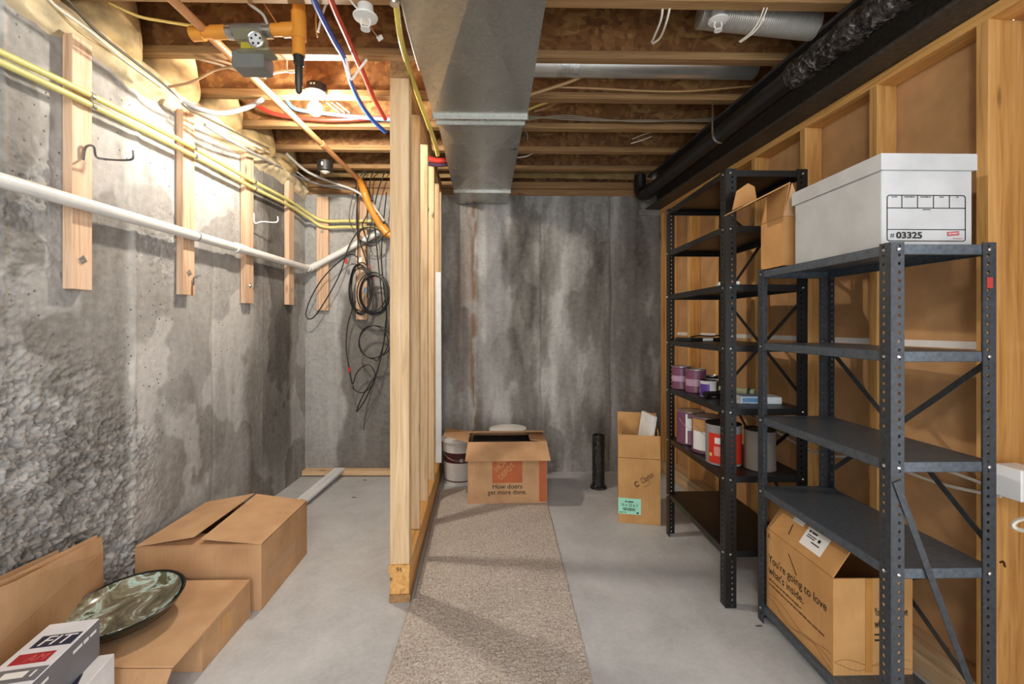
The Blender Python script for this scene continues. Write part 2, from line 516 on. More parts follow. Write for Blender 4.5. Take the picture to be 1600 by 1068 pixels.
# ---- left concrete wall: honeycombed rough pour, form joints, streaks
def left_rough(y, z):
    w = fbm(y * 1.7, z * 1.5, 4, 3)
    edge = 1 - sst(1.95, 2.45, y + (w - 0.5) * 0.9)
    low = 1 - sst(1.05, 1.75, z + (w - 0.5) * 1.1 + (y - 1.6) * 0.55)
    return np.clip(edge * low + 0.35 * (1 - sst(2.1, 3.0, y)) * sst(0.55, 0.7, fbm(y * 3, z * 3, 3, 9)), 0, 1)
def left_disp(y, z):
    r = left_rough(y, z)
    bumpy = fbm(y * 30, z * 38, 4, 21, 0.6); ridge = 1 - np.abs(fbm(y * 44, z * 52, 3, 31) * 2 - 1)
    d = r * ((bumpy - 0.5) * 0.040 + (ridge - 0.6) * 0.026 + (fbm(y * 85, z * 95, 2, 33) - 0.5) * 0.020 - 0.008)
    d = d + (fbm(y * 2, z * 2, 3, 5) - 0.5) * 0.006 + (fbm(y * 40, z * 40, 2, 8) - 0.5) * 0.002
    for yj, wd, hgt in ((2.19, 0.018, 0.007), (2.78, 0.010, -0.005), (3.34, 0.010, 0.004), (1.62, 0.012, 0.006)):
        wob = (fbm(z * 3, z * 0 + yj, 3, 40) - 0.5) * 0.04
        d = d + hgt * np.exp(-((y - yj - wob) / wd) ** 2)
    return d
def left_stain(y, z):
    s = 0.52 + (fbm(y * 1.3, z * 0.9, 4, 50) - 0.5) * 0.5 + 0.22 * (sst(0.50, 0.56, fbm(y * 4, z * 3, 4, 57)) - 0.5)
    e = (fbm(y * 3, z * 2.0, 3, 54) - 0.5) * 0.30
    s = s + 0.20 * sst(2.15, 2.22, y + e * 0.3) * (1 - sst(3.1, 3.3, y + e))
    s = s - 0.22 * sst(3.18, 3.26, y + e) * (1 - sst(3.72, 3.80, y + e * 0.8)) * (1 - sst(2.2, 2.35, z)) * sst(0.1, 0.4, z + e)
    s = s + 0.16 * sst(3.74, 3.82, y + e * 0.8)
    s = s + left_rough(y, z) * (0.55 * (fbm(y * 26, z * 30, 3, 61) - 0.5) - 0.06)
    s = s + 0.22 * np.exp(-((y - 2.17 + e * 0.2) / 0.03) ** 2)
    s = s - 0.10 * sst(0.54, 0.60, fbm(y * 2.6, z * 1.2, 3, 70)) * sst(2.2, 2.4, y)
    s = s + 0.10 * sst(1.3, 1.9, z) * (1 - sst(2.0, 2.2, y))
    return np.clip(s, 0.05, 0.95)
def zero(a, b): return a * 0
YA = np.concatenate([np.linspace(-1.8, 1.25, 40), np.linspace(1.26, 2.5, 300), np.linspace(2.506, 4.25, 170)])
ZA = np.linspace(-0.02, Z_CONC, 430)
wl = grid_mesh('wall_left', YA, ZA, lambda a, b: (X_LEFT + left_disp(a, b), a, b), {'stain_light': left_stain, 'rust_shade': zero}, CONC)
tag(wl, 'grey poured concrete wall with rough honeycombed patch', kind='structure')
MB().box((X_LEFT - 0.25, -1.8, -0.02), (X_LEFT - 0.05, 4.25, Z_CONC)).build('wall_core', CONC, wl, local=True)

# ---- far concrete wall
def back_disp(x, z):
    d = (fbm(x * 2, z * 2, 3, 105) - 0.5) * 0.008 + (fbm(x * 40, z * 30, 2, 108) - 0.5) * 0.003
    for xj, wd, hgt in ((-1.46, 0.008, -0.005), (0.35, 0.009, -0.012), (0.975, 0.012, -0.014), (-0.235, 0.016, 0.010)):
        wob = (fbm(z * 3, z * 0 + xj, 3, 140) - 0.5) * 0.025
        d = d + hgt * np.exp(-((x - xj - wob) / wd) ** 2)
    pit = sst(0.62, 0.7, fbm(x * 30, z * 20, 3, 150)) * sst(0.5, 0.62, fbm(x * 3.0, z * 0.8, 3, 151))
    return d - 0.008 * pit
def back_stain_light(x, z):
    st = fbm(x * 4.5, z * 0.7, 4, 160)
    s = 0.50 + (st - 0.5) * 0.5 + (fbm(x * 12, z * 2.6, 4, 163) - 0.5) * 0.55 + 0.16 * (sst(0.47, 0.55, fbm(x * 5, z * 2.2, 4, 167)) - 0.5)
    e = (fbm(x * 3, z * 2.2, 3, 164) - 0.5) * 0.35
    left = 1 - sst(-0.6, -0.5, x)
    s = s * (1 - left) + left * (0.62 + (st - 0.5) * 0.3)
    s = s - 0.34 * left * sst(-1.48, -1.42, x + e) * (1 - sst(1.50, 1.62, z + e))
    s = s + 0.26 * sst(-0.2, -0.15, x) * (1 - sst(0.02, 0.1, x + e * 0.5))  # bulb light falling on this band, painted in as a lighter tone
    s = s - 0.16 * sst(0.05, 0.12, x) * (1 - sst(0.26, 0.34, x))
    s = s - 0.12 * sst(0.55, 0.65, x + e) * (1 - sst(0.85, 0.95, x)) * sst(0.9, 1.4, z)
    s = s - 0.16 * (1 - sst(0.25, 0.6, z + e)) * (1 - left)
    s = s + 0.12 * np.exp(-((x - 1.01) / 0.05) ** 2)
    return np.clip(s, 0.02, 0.95)
def back_rust_shade(x, z):
    w = (fbm(z * 4, z * 0, 3, 170) - 0.5) * 0.05
    return 0.75 * np.exp(-((x + 0.245 + w) / 0.028) ** 2) * sst(0.35, 0.6, fbm(x * 30, z * 7, 3, 171)) + 0.35 * sst(-0.55, -0.35, x) * (1 - sst(-0.27, -0.24, x + w)) * fbm(x * 8, z * 1.5, 3, 173)  # first term is rust, second paints the partition and duct shadow brown
wb = grid_mesh('wall_back', np.linspace(-1.95, 2.2, 420), np.linspace(-0.02, Z_CONC, 260),
               lambda a, b: (a, Y_BACK - back_disp(a, b), b), {'stain_light': back_stain_light, 'rust_shade': back_rust_shade}, CONC)
tag(wb, 'far grey concrete wall with streaks and vertical form joints', kind='structure')
MB().box((-1.95, Y_BACK + 0.03, -0.02), (2.2, Y_BACK + 0.22, Z_CONC)).build('wall_core', CONC, wb, local=True)
for k in range(2):
    board('sill_plate', (-1.95, Y_BACK + 0.004 - 0.012 * k, Z_CONC + 0.001 + 0.062 * k), (1.38, Y_BACK + 0.14, Z_CONC + 0.061 + 0.062 * k), wood('x', 'dull'), wb)
board('rim_board', (-1.95, Y_BACK + 0.10, Z_CONC + 0.126), (2.2, Y_BACK + 0.135, Z_SUB), OSB, wb)

# ---- sole plate along the far wall, behind the left bay
tr = board('trim_1', (-1.735, Y_BACK - 0.10, 0.012), (-0.62, Y_BACK - 0.015, 0.052), wood('x', 'pale'))
tr.rotation_euler = (0, 0, -0.02)
tag(tr, 'pale wooden sole plate lying along foot of far wall', kind='structure')

# ---- ceiling: OSB subfloor panels carried by wooden I-joists
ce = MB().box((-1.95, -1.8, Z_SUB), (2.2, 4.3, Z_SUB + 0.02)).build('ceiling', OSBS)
tag(ce, 'underside of OSB subfloor between open wooden joists', kind='structure')
FL_W, FL_H = 0.055, 0.038
web_me = None
for i in range(-1, 9):
    yf = 3.934 - 0.406 * i
    yc = yf - FL_W / 2
    if i == -1: continue
    xa, xb = X_LEFT - 0.12, 1.60
    j = MB().box((xa, yc - 0.006, Z_JOIST + FL_H), (xb, yc + 0.006, Z_SUB - FL_H)).build('joist', OSB)
    w0 = j.location.copy()
    j.parent = ce; j.location = w0 - ce.location
    for zz in (Z_JOIST, Z_SUB - FL_H):
        lo = Vector((xa, yc - FL_W / 2, zz)) - w0; hi = Vector((xb, yc + FL_W / 2, zz + FL_H - 0.0005)) - w0
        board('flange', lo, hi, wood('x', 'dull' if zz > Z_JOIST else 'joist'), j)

# ---- right framed wall (slightly askew), studs with the back of drywall behind them
RWA = R(3.70); RX = 1.67
wr = thing('wall_right', None, None, (0, 0, 0), RWA)
tag(wr, 'wooden stud wall backed by brown drywall paper', kind='structure')
def rw(x, y, z):                       # right-wall space to world
    return Matrix.Rotation(RWA, 4, 'Z') @ Vector((x, y, z))
ZR = 2.345
for k in range(-1, 8):
    s0 = 1.3407 + 0.4095 * k
    if s0 > 4.0: continue
    board('stud', (RX, s0, 0.116), (RX + (0.145 if k <= 0 else 0.089), s0 + 0.038, ZR - 0.038), wood('z', 'honey'), wr)
for s0 in (3.9,):
    board('stud', (RX, s0, 0.116), (RX + 0.089, s0 + 0.038, ZR - 0.038), wood('z', 'honey'), wr)
board('top_plate', (RX, 0.55, ZR - 0.038), (RX + 0.089, 3.945, ZR), wood('y', 'honey'), wr)
for k in range(3):
    board('bottom_plate', (RX - 0.004 * k % 0.007, 0.55, 0.0385 * k), (RX + 0.089, 3.945, 0.0385 * k + 0.038), wood('y', 'pale'), wr)
for zz, ze in ((0.02, 1.236), (1.242, 2.46)):
    for y0, y1 in ((1.385, 2.4), (2.403, 3.97)):
        board('drywall_panel', (RX + 0.091, y0, zz), (RX + 0.104, y1, min(ze, ZR)), PAPERB, wr, bevel=0)
for zz, ze in ((0.02, 1.236), (1.242, ZR)):
    board('drywall_panel', (RX + 0.147, 0.55, zz), (RX + 0.160, 1.383, ze), PAPERB, wr, bevel=0)
board('rim_board', (RX + 0.108, 0.45, ZR + 0.002), (RX + 0.135, 3.97, Z_SUB), OSB, wr)
board('joint_tape', (RX + 0.0895, 1.385, 1.226), (RX + 0.0925, 3.9, 1.252), WHITE, wr, bevel=0)

# ---- partition of bare studs in the middle
PA = R(2.86)
wm = thing('wall_middle', None, None, (-0.44, 2.166, 0), PA)
tag(wm, 'bare stud partition wall standing in the middle of the room', kind='structure')
PL = 1.86
board('bottom_plate', (-0.094, -0.004, 0), (0.004, PL, 0.038), wood('y', 'dull'), wm)
board('spacer_board', (-0.091, 0.0, 0.0385), (-0.002, PL, 0.1405), wood('y', 'honey'), wm)
up = board('upper_plate', (-0.097, -0.006, 0.141), (0.001, PL, 0.179), wood('y', 'honey'), wm)
PST = []
for y0 in (0.0, 0.372, 0.778, 1.184, 1.59, PL - 0.038):
    PST.append(board('stud', (-0.091, y0, 0.1795), (-0.002, y0 + 0.038, 2.4795), wood('z', 'pale'), wm))
board('stud', (-0.091, 0.0395, 0.1795), (-0.002, 0.0775, 2.4795), wood('z', 'pale'), wm)
for k in range(2):
    board('top_plate', (-0.091, 0.0, 2.48 + 0.0385 * k), (-0.002, PL, 2.518 + 0.0385 * k), wood('y', 'dull'), wm)
lettering('96', 0.03, (-0.062, -0.0065, 0.149), (1, 0, 0), (0, 0, 1), INK, wm)

# ---- steel beam above the right wall
sb = thing('steel_beam', 'black steel I-beam running under the joists above right stud wall', 'beam', (0, 0, 0), RWA)
y0, y1 = 0.45, 3.985
b = MB().box((RX - 0.125, y0, ZR + 0.001), (RX + 0.09, y1, ZR + 0.016)).build('bottom_flange', BEAMST, sb, local=True, bevel=0.003)
b = MB().box((RX - 0.125, y0, Z_JOIST - 0.018), (RX + 0.09, y1, Z_JOIST - 0.001)).build('top_flange', BEAMST, sb, local=True, bevel=0.003)
b = MB().box((RX - 0.025, y0, ZR + 0.016), (RX - 0.014, y1, Z_JOIST - 0.018)).build('web', BEAMST, sb, local=True)
# beam seat patched into the concrete
o = MB().box((RX - 0.19, 3.955, ZR - 0.05), (RX + 0.09, 4.02, ZR)).xf(Matrix.Rotation(RWA, 4, 'Z')).build('bearing_pad', plain('mortar', '#85827c', 0.9, 0, 0.2, 0.15, 0.8, 40))
tag(o, 'rough mortar pad under far end of black beam', 'mortar pad')
# ================================================================== STEEL SHELVING
def post_mesh(H, fw=0.036, pitch=0.0254):
    """perforated angle post: flanges along +x and +y from its corner, holes all the way up"""
    b = MB(); n = int(H / pitch); p = H / n; hr = 0.0046; K = 8; t = 0.002
    def flange(f, f2):
        for i in range(n):
            z0 = i * p; zc = z0 + p / 2; cx = fw * 0.62
            hole = [(cx + hr * math.cos(2 * math.pi * k / K + math.pi / 8), zc + hr * 1.2 * math.sin(2 * math.pi * k / K + math.pi / 8)) for k in range(K)]
            # outer ring: 8 points on the rectangle
            out = [(fw, zc + p * 0.2), (cx + fw * 0.16, z0 + p), (cx - fw * 0.16, z0 + p), (0, zc + p * 0.2), (0, zc - p * 0.2), (cx - fw * 0.16, z0), (cx + fw * 0.16, z0), (fw, zc - p * 0.2)]
            vs = [f(*q) for q in out] + [f(*q) for q in hole]
            fs = [(k, (k + 1) % K, K + (k + 1) % K, K + k) for k in range(K)]
            corners = [(fw, z0 + p), (0, z0 + p), (0, z0), (fw, z0)]
            vs += [f(*q) for q in corners]
            fs += [(0, 16, 1), (2, 17, 3), (4, 18, 5), (6, 19, 7)]
            b.add(vs, fs)
        # rolled free edge gives the sheet its thickness
        b.hexa([f(fw, 0), f2(fw, 0), f2(fw - 0.0015, 0), f(fw - 0.0015, 0), f(fw, H), f2(fw, H), f2(fw - 0.0015, H), f(fw - 0.0015, H)])
    flange(lambda a, z: Vector((a, 0, z)), lambda a, z: Vector((a, t, z)))
    flange(lambda a, z: Vector((0, a, z)), lambda a, z: Vector((t, a, z)))
    return b
def bolt_mesh():
    return MB().lathe((0, 0, 0), [(0.0055, 0), (0.0055, 0.0025), (0.003, 0.0045)], 8)

def shelf_unit(name, label, loc, W, D, H, zs, mat, braces, rz=0.0, lip=0.03, fw=0.04, pmat=None):
    """W across (x), D along (y)"""
    t = thing(name, label, 'shelving unit', loc, rz)
    pmat = pmat or mat; PO = {}
    for sx, sy in ((0, 0), (1, 0), (1, 1), (0, 1)):
        M = Matrix.Translation((W * sx, D * sy, 0)) @ Matrix.Diagonal((1 - 2 * sx, 1 - 2 * sy, 1, 1))
        o = post_mesh(H, fw).xf(M).build('post', pmat, t, local=True); PO[(sx, sy)] = o
        sm = o.modifiers.new('sheet', 'SOLIDIFY'); sm.thickness = 0.0016; sm.offset = 0
    me = None
    for z in zs:
        if me is None:
            e = 0.003; w0, w1, d0, d1 = e, W - e, e, D - e
            b = MB().box((w0, d0, -0.0015), (w1, d1, 0))
            b.box((w0, d0, -lip), (w0 + 0.0015, d1, -0.0015)); b.box((w1 - 0.0015, d0, -lip), (w1, d1, -0.0015))
            b.box((w0, d0, -lip), (w1, d0 + 0.0015, -0.0015)); b.box((w0, d1 - 0.0015, -lip), (w1, d1, -0.0015))
            b.box((w0, d0, -lip), (w0 + 0.012, d1, -lip + 0.0015)); b.box((w1 - 0.012, d0, -lip), (w1, d1, -lip + 0.0015))
            b.box((w0, d0, -lip), (w1, d0 + 0.012, -lip + 0.0015)); b.box((w0, d1 - 0.012, -lip), (w1, d1, -lip + 0.0015))
            o = b.build('shelf', mat, t, local=True); me = o.data
        else:
            o = bpy.data.objects.new('shelf', me); COL.objects.link(o); o.parent = t
        o.location = (0, 0, z)
    bme = None
    for z in zs:
        for sx, sy in ((0, 0), (1, 0), (0, 1)):
            for axis in 'xy':
                if axis == 'y' and sy == 1: continue
                if axis == 'x' and sx == 1: continue
                if bme is None:
                    o = bolt_mesh().build('bolt', SILVER, PO[(sx, sy)], local=True); bme = o.data
                else:
                    o = bpy.data.objects.new('bolt', bme); COL.objects.link(o); o.parent = PO[(sx, sy)]
                off = 0.022
                if axis == 'y':
                    o.location = (off if sx == 0 else W - off, -0.0012, z - 0.015); o.rotation_euler = (R(90), 0, 0)
                else:
                    o.location = (-0.0012, off if sy == 0 else D - off, z - 0.015); o.rotation_euler = (0, R(-90), 0)
    for plane, za, zb in braces:
        if plane == 'end':
            b = MB().bar((0.012, -0.004, za), (W - 0.012, -0.004, zb), 0.003, 0.019, (0, 0, 1))
        else:
            b = MB().bar((W + 0.0035, 0.012, za), (W + 0.0035, D - 0.012, zb), 0.003, 0.019, (0, 0, 1))
        b.build('brace', pmat, t, local=True)
    return t
GX, GY, GW, GD, GH = 1.146, 1.319, 0.318, 0.697, 1.556
GZ = [1.55, 1.232, 0.905, 0.590, 0.075]
grey = shelf_unit('shelving_unit', 'grey steel shelving unit carrying the white file box', (GX, GY, 0), GW, GD, GH, GZ, GREYST,
                  [('end', 0.85, 0.06), ('back', 1.21, 0.66), ('back', 0.64, 1.2), ('back', 0.14, 0.60), ('back', 0.60, 0.12)], pmat=POSTG)
BX, BY, BW, BD, BH = 1.034, 2.087, 0.385, 0.76, 2.036
BZ = [2.03, 1.772, 1.500, 1.217, 0.922, 0.610, 0.265]
black = shelf_unit('shelving_unit', 'tall black steel shelving unit holding paint cans', (BX, BY, 0), BW, BD, BH, BZ, BLACKST,
                   [('back', 2.0, 1.52), ('back', 1.52, 2.0), ('back', 1.45, 0.95), ('back', 0.95, 1.45), ('back', 0.88, 0.3), ('back', 0.3, 0.88)], fw=0.05)
st = MB().box((GW - 0.03, -0.0024, 1.42), (GW - 0.012, -0.0018, 1.452)).build('sticker', plain('red_sticker', '#a8302c', 0.5), grey, local=True)

# ================================================================== CARTONS
CT = 0.005
def carton(name, label, loc, rz, w, d, h, flaps, mat=CARD, cat='cardboard box', body=True, group=None, inner=None):
    """open carton; flaps: side -> (length, angle from vertical outward in degrees, inset)"""
    t = thing(name, label, cat, loc, rz, group)
    b = MB(); x, y = w / 2, d / 2
    b.box((-x, -y, 0.001), (x, y, 0.006))
    b.box((-x, -y, 0.006), (-x + CT, y, h)); b.box((x - CT, -y, 0.006), (x, y, h))
    b.box((-x + CT, -y, 0.006), (x - CT, -y + CT, h)); b.box((-x + CT, y - CT, 0.006), (x - CT, y, h))
    b.build('body', mat, t, local=True)
    for side, (L, a, ins) in flaps.items():
        s, c = math.sin(R(a)), math.cos(R(a))
        out = {'x-': Vector((-1, 0, 0)), 'x+': Vector((1, 0, 0)), 'y-': Vector((0, -1, 0)), 'y+': Vector((0, 1, 0))}[side]
        al = Vector((0, 1, 0)) if side[0] == 'x' else Vector((1, 0, 0))
        half = y if side[0] == 'x' else x; off = (x if side[0] == 'x' else y) - CT / 2
        h0 = out * off + Vector((0, 0, h + 0.0025))
        dirn = out * s + Vector((0, 0, c))
        e = h0 + dirn * L
        MB().plate([h0 - al * (half - 0.001), h0 + al * (half - 0.001), e + al * (half - ins), e - al * (half - ins)], CT * 0.8).build('flap', mat, t, local=True)
    return t

# -- long closed carton by the left wall
cb = carton('carton', 'long brown carton with two flaps closed, beside left wall', (-1.395, 2.37, 0), R(1.5), 0.56, 0.52, 0.30,
            {'y-': (0.11, -88, 0.01), 'y+': (0.11, -88, 0.01)}, CARD)
# long flaps meeting along a gap, the left one a little higher
MB().plate([(-0.28, -0.26, 0.305), (-0.28, 0.26, 0.305), (-0.012, 0.255, 0.352), (-0.03, -0.245, 0.338)], 0.004).build('flap', CARD2, cb, local=True)
MB().plate([(0.28, 0.26, 0.305), (0.28, -0.26, 0.305), (0.0, -0.245, 0.326), (0.0, 0.255, 0.348)], 0.004).build('flap', CARD2, cb, local=True)
MB().plate([(0.2815, -0.21, 0.1), (0.2815, 0.1, 0.1), (0.2815, 0.1, 0.16), (0.2815, -0.21, 0.16)], 0.0012).build('packing_tape', plain('clear_tape', '#b58a5c', 0.2), cb, local=True)

# -- flat low carton with the platter on it
lb = thing('carton', 'low flat carton carrying the dark oval platter', 'cardboard box', (-1.42, 1.86, 0))
ft = [(-1.528, 1.745), (-1.135, 1.745), (-1.135, 2.075), (-1.60, 2.075)]
b = MB().hexa([(x, y, 0.001) for x, y in ft] + [(x, y, 0.155) for x, y in ft]); b.build('body', CARD, lb)
MB().plate([(-1.490, 1.575, 0.150), (-1.118, 1.57, 0.150), (-1.138, 2.08, 0.160), (-1.61, 2.08, 0.160)], 0.005).build('flap', CARD2, lb)
MB().poly([(-1.485, 1.572, 0.147), (-1.12, 1.567, 0.147), (-1.155, 1.548, 0.02), (-1.478, 1.548, 0.02)], 0.005).build('flap', CARD, lb)
MB().plate([(-1.1335, 1.86, 0.05), (-1.1335, 1.92, 0.05), (-1.1335, 1.92, 0.13), (-1.1335, 1.86, 0.13)], 0.001).build('stamp', CARD3, lb)

# -- open carton at the left edge, its wall leaning out
oc = thing('carton', 'open carton with raised flaps at left edge of photo, beside printed boxes', 'cardboard box', (-1.58, 1.45, 0))
F0, N0 = Vector((-1.690, 1.96, 0)), Vector((-1.44, 1.16, 0))
zv = lambda p, z, dx=0: Vector((p.x + dx, p.y, z))
HC = 0.35
b = MB()
b.plate([zv(F0, 0.002), zv(N0, 0.002), zv(N0, HC), zv(F0, HC)], CT)
b.plate([(-1.722, 1.95, 0.002), zv(F0, 0.002), zv(F0, HC), (-1.722, 1.95, HC)], CT)
b.plate([(-1.722, 1.16, 0.002), zv(N0, 0.002), zv(N0, HC), (-1.722, 1.16, HC)], CT)
b.plate([(-1.722, 1.16, 0.002), (-1.722, 1.95, 0.002), (-1.722, 1.95, HC), (-1.722, 1.16, HC)], CT)
b.build('body', CARD, oc)
MB().poly([zv(F0, HC + 0.001), zv(N0, HC + 0.001), (-1.425, 1.16, 0.59), (-1.512, 1.45, 0.515), (-1.695, 1.96, 0.418)], CT).build('flap', CARD2, oc)
MB().poly([zv(F0, HC + 0.03, -0.007), zv(N0, HC + 0.05, -0.012), (-1.452, 1.16, 0.60), (-1.535, 1.45, 0.525), (-1.708, 1.95, 0.428)], CT).build('flap', CARD2, oc)
MB().plate([(-1.716, 1.80, HC + 0.01), (-1.716, 1.18, HC + 0.01), (-1.722, 1.18, 0.47), (-1.722, 1.80, 0.44)], CT).build('flap', CARD2, oc)

# -- two printed retail boxes stacked in front of it
NAVY = plain('navy_print', '#1d2440', 0.4); GREYP = plain('grey_print', '#6b6c72', 0.4); REDP = plain('red_print', '#a01f2a', 0.4)
wbx = thing('retail_box', 'white printed box under the one marked FIT', 'box', (-1.325, 1.30, 0), R(12))
MB().box((-0.09, -0.20, 0.001), (0.10, 0.20, 0.238)).build('body', plain('box_white', '#dcdde0', 0.4), wbx, local=True, bevel=0.002)
MB().poly([(0.02, 0.05, 0.2390), (0.085, -0.1, 0.2390), (0.095, 0.0, 0.2390), (0.06, 0.12, 0.2390)], 0.0008).build('print', NAVY, wbx, local=True)
MB().poly([(0.0, 0.15, 0.2390), (0.03, 0.15, 0.2390), (0.055, 0.185, 0.2390), (0.02, 0.185, 0.2390)], 0.0008).build('print', NAVY, wbx, local=True)
MB().plate([(0.1005, -0.12, 0.05), (0.1005, 0.1, 0.05), (0.1005, 0.1, 0.2), (0.1005, 0.02, 0.2)], 0.0008).build('print', GREYP, wbx, local=True)
fb = thing('retail_box', 'white and grey printed box marked FIT, upper of two', 'box', (-1.335, 1.31, 0.2398), R(12))
MB().box((-0.07, -0.20, 0.0), (0.065, 0.19, 0.118)).build('body', [plain('box_white2', '#d8dae0', 0.35)], fb, local=True, bevel=0.002)
MB().plate([(0.0656, -0.198, 0.002), (0.0656, 0.188, 0.002), (0.0656, 0.188, 0.116), (0.0656, -0.198, 0.116)], 0.0008).build('print', GREYP, fb, local=True)
MB().plate([(-0.068, -0.2006, 0.002), (0.063, -0.2006, 0.002), (0.063, -0.2006, 0.116), (-0.068, -0.2006, 0.116)], 0.0008).build('print', NAVY, fb, local=True)
MB().plate([(-0.05, -0.075, 0.1184), (0.063, -0.075, 0.1184), (0.063, -0.02, 0.1184), (-0.05, -0.02, 0.1184)], 0.0008).build('print', GREYP, fb, local=True)
MB().plate([(-0.05, 0.0, 0.1184), (0.04, 0.0, 0.1184), (0.04, 0.045, 0.1184), (-0.05, 0.045, 0.1184)], 0.0008).build('print', REDP, fb, local=True)
MB().plate([(-0.045, 0.07, 0.1184), (0.058, 0.07, 0.1184), (0.058, 0.125, 0.1184), (-0.045, 0.125, 0.1184)], 0.0008).build('print', NAVY, fb, local=True)
lettering('FIT', 0.060, (-0.035, 0.0775, 0.1186), (1, 0, 0), (0, 1, 0), PAPER, fb, bold=0.0003, shear=0.2)
lettering('AM', 0.043, (-0.020, 0.007, 0.1186), (1, 0, 0), (0, 1, 0), plain('pale_red', '#c9605f', 0.4), fb, sx=0.8, shear=0.25)
fine_print(0.075, 0.03, (-0.03, -0.06, 0.1186), (1, 0, 0), (0, 1, 0), PAPER, fb, seed=4)
fine_print(0.15, 0.012, (0.066, -0.18, 0.085), (0, 1, 0), (0, 0, 1), PAPER, fb, seed=5)
fine_print(0.11, 0.012, (0.066, 0.065, 0.085), (0, 1, 0), (0, 0, 1), PAPER, fb, seed=6)

# -- dark glazed platter
def glaze():
    m, nt, bs = newmat('glaze')
    v = coords(nt, (1, 1, 1))
    n = noise(nt, v, 7, 6, 0.66, 1.1)
    col = ramp(nt, n, [(0.30, hexc('#2f2d24')), (0.46, hexc('#6a6450')), (0.53, hexc('#8d8874')), (0.57, hexc('#b9d2ca')), (0.62, hexc('#59563f'))])
    nt.links.new(col, bs.inputs['Base Color']); bs.inputs['Roughness'].default_value = 0.16
    return m
pl = thing('platter', 'dark glazed round platter with marbled olive surface', 'platter', (-1.455, 1.795, 0.166))
pl.rotation_euler = (R(5), R(-4), R(20))
PR = 0.19
MB().lathe((0, 0, 0), [(0.01, 0.034), (0.12, 0.040), (0.16, 0.056), (PR, 0.082), (PR + 0.005, 0.079), (0.170, 0.042), (0.095, 0.002), (0.0, 0.002)], 48).build('rim', plain('dark_glaze', '#1d211f', 0.2), pl, local=True, smooth=True, auto=60)
MB().lathe((0, 0, 0), [(0.0, 0.0355), (0.12, 0.0415), (0.16, 0.0575), (PR - 0.010, 0.0775), (PR - 0.012, 0.080), (0.16, 0.0605), (0.12, 0.0445), (0.001, 0.0385)], 48).build('glazed_face', glaze(), pl, local=True, smooth=True, auto=60)

# -- brown shipping carton on the bottom grey shelf
sc = thing('carton', 'brown shipping carton with slogan on bottom grey shelf', 'cardboard box', (GX + 0.02, 1.58, GZ[4]))
W_, D_, H_ = 0.285, 0.405, 0.342
b = MB(); b.box((0, 0, 0.0005), (W_, D_, 0.006)); b.box((0, 0, 0.006), (CT, D_, H_)); b.box((W_ - CT, 0, 0.006), (W_, D_, H_))
b.box((CT, 0, 0.006), (W_ - CT, CT, H_)); b.box((CT, D_ - CT, 0.006), (W_ - CT, D_, H_)); b.build('body', CARD3, sc, local=True)
MB().plate([(0.0025, 0.004, H_ + 0.002), (0.0025, D_ - 0.002, H_ + 0.002), (0.066, D_ - 0.002, H_ + 0.094), (0.066, 0.004, H_ + 0.094)], CT * 0.8).build('flap', CARD3, sc, local=True)
MB().plate([(0.006, D_ - 0.003, H_ + 0.001), (W_ - 0.01, D_ - 0.003, H_ + 0.001), (W_ - 0.02, D_ - 0.1, H_ + 0.012), (0.05, D_ - 0.1, H_ + 0.012)], CT * 0.8).build('flap', CARD3, sc, local=True)
rgt, upv = Vector((0, -1, 0)), Vector((0, 0, 1)); og = Vector((-0.0002, D_, 0))
lettering("You're going to love", 0.047, og + rgt * 0.018 + upv * 0.205, rgt, upv, INK, sc, bold=0.0003, sx=0.92)
lettering("what's inside.", 0.047, og + rgt * 0.018 + upv * 0.155, rgt, upv, INK, sc, bold=0.0003, sx=0.92)
fine_print(0.21, 0.008, og + rgt * 0.022 + upv * 0.127, rgt, upv, plain('brown_ink', '#5a3516', 0.7), sc, seed=7)
fine_print(0.34, 0.008, og + rgt * 0.022 + upv * 0.106, rgt, upv, MATS['brown_ink'], sc, seed=8)
lettering("A", 0.03, og + rgt * 0.01 + upv * 0.305, rgt, upv, INK, sc)
for a, c in (((0.20, 0.30), (0.245, 0.225)), ((0.165, 0.24), (0.215, 0.20))):
    pass
MB().bar(og + rgt * 0.155 + upv * 0.305 + Vector((-0.0006, 0, 0)), og + rgt * 0.205 + upv * 0.245 + Vector((-0.0006, 0, 0)), 0.004, 0.001, (-1, 0, 0)).build('pen_mark', INK, sc, local=True)
def wavy(x0, x1, z0, amp, ph, nm='print'):
    pts = [og + rgt * (x0 + (x1 - x0) * i / 10) + upv * (z0 + amp * math.sin(ph + i * 0.75)) + Vector((-0.0003, 0, 0)) for i in range(11)]
    MB().tube(pts, 0.0007, 4, 4).build(nm, plain('brown_ink', '#5a3516', 0.7), sc, local=True)
wavy(0.01, 0.395, 0.055, 0.016, 0.2); wavy(0.01, 0.395, 0.035, 0.014, 1.4); wavy(0.08, 0.395, 0.03, 0.018, 3.0)
def wavy2(x0, x1, z0, amp, ph):
    pts = [Vector((x0 + (x1 - x0) * i / 10, -0.0003, z0 + amp * math.sin(ph + i * 0.9))) for i in range(11)]
    MB().tube(pts, 0.0007, 4, 4).build('print', MATS['brown_ink'], sc, local=True)
wavy2(0.005, 0.28, 0.045, 0.012, 0.3); wavy2(0.005, 0.28, 0.032, 0.015, 2.0)
lettering("You're going to love", 0.04, (0.148, -0.0002, 0.21), (1, 0, 0), (0, 0, 1), INK, sc, bold=0.0008, sx=0.36)
lettering("what's inside.", 0.04, (0.148, -0.0002, 0.168), (1, 0, 0), (0, 0, 1), INK, sc, bold=0.0008, sx=0.5)
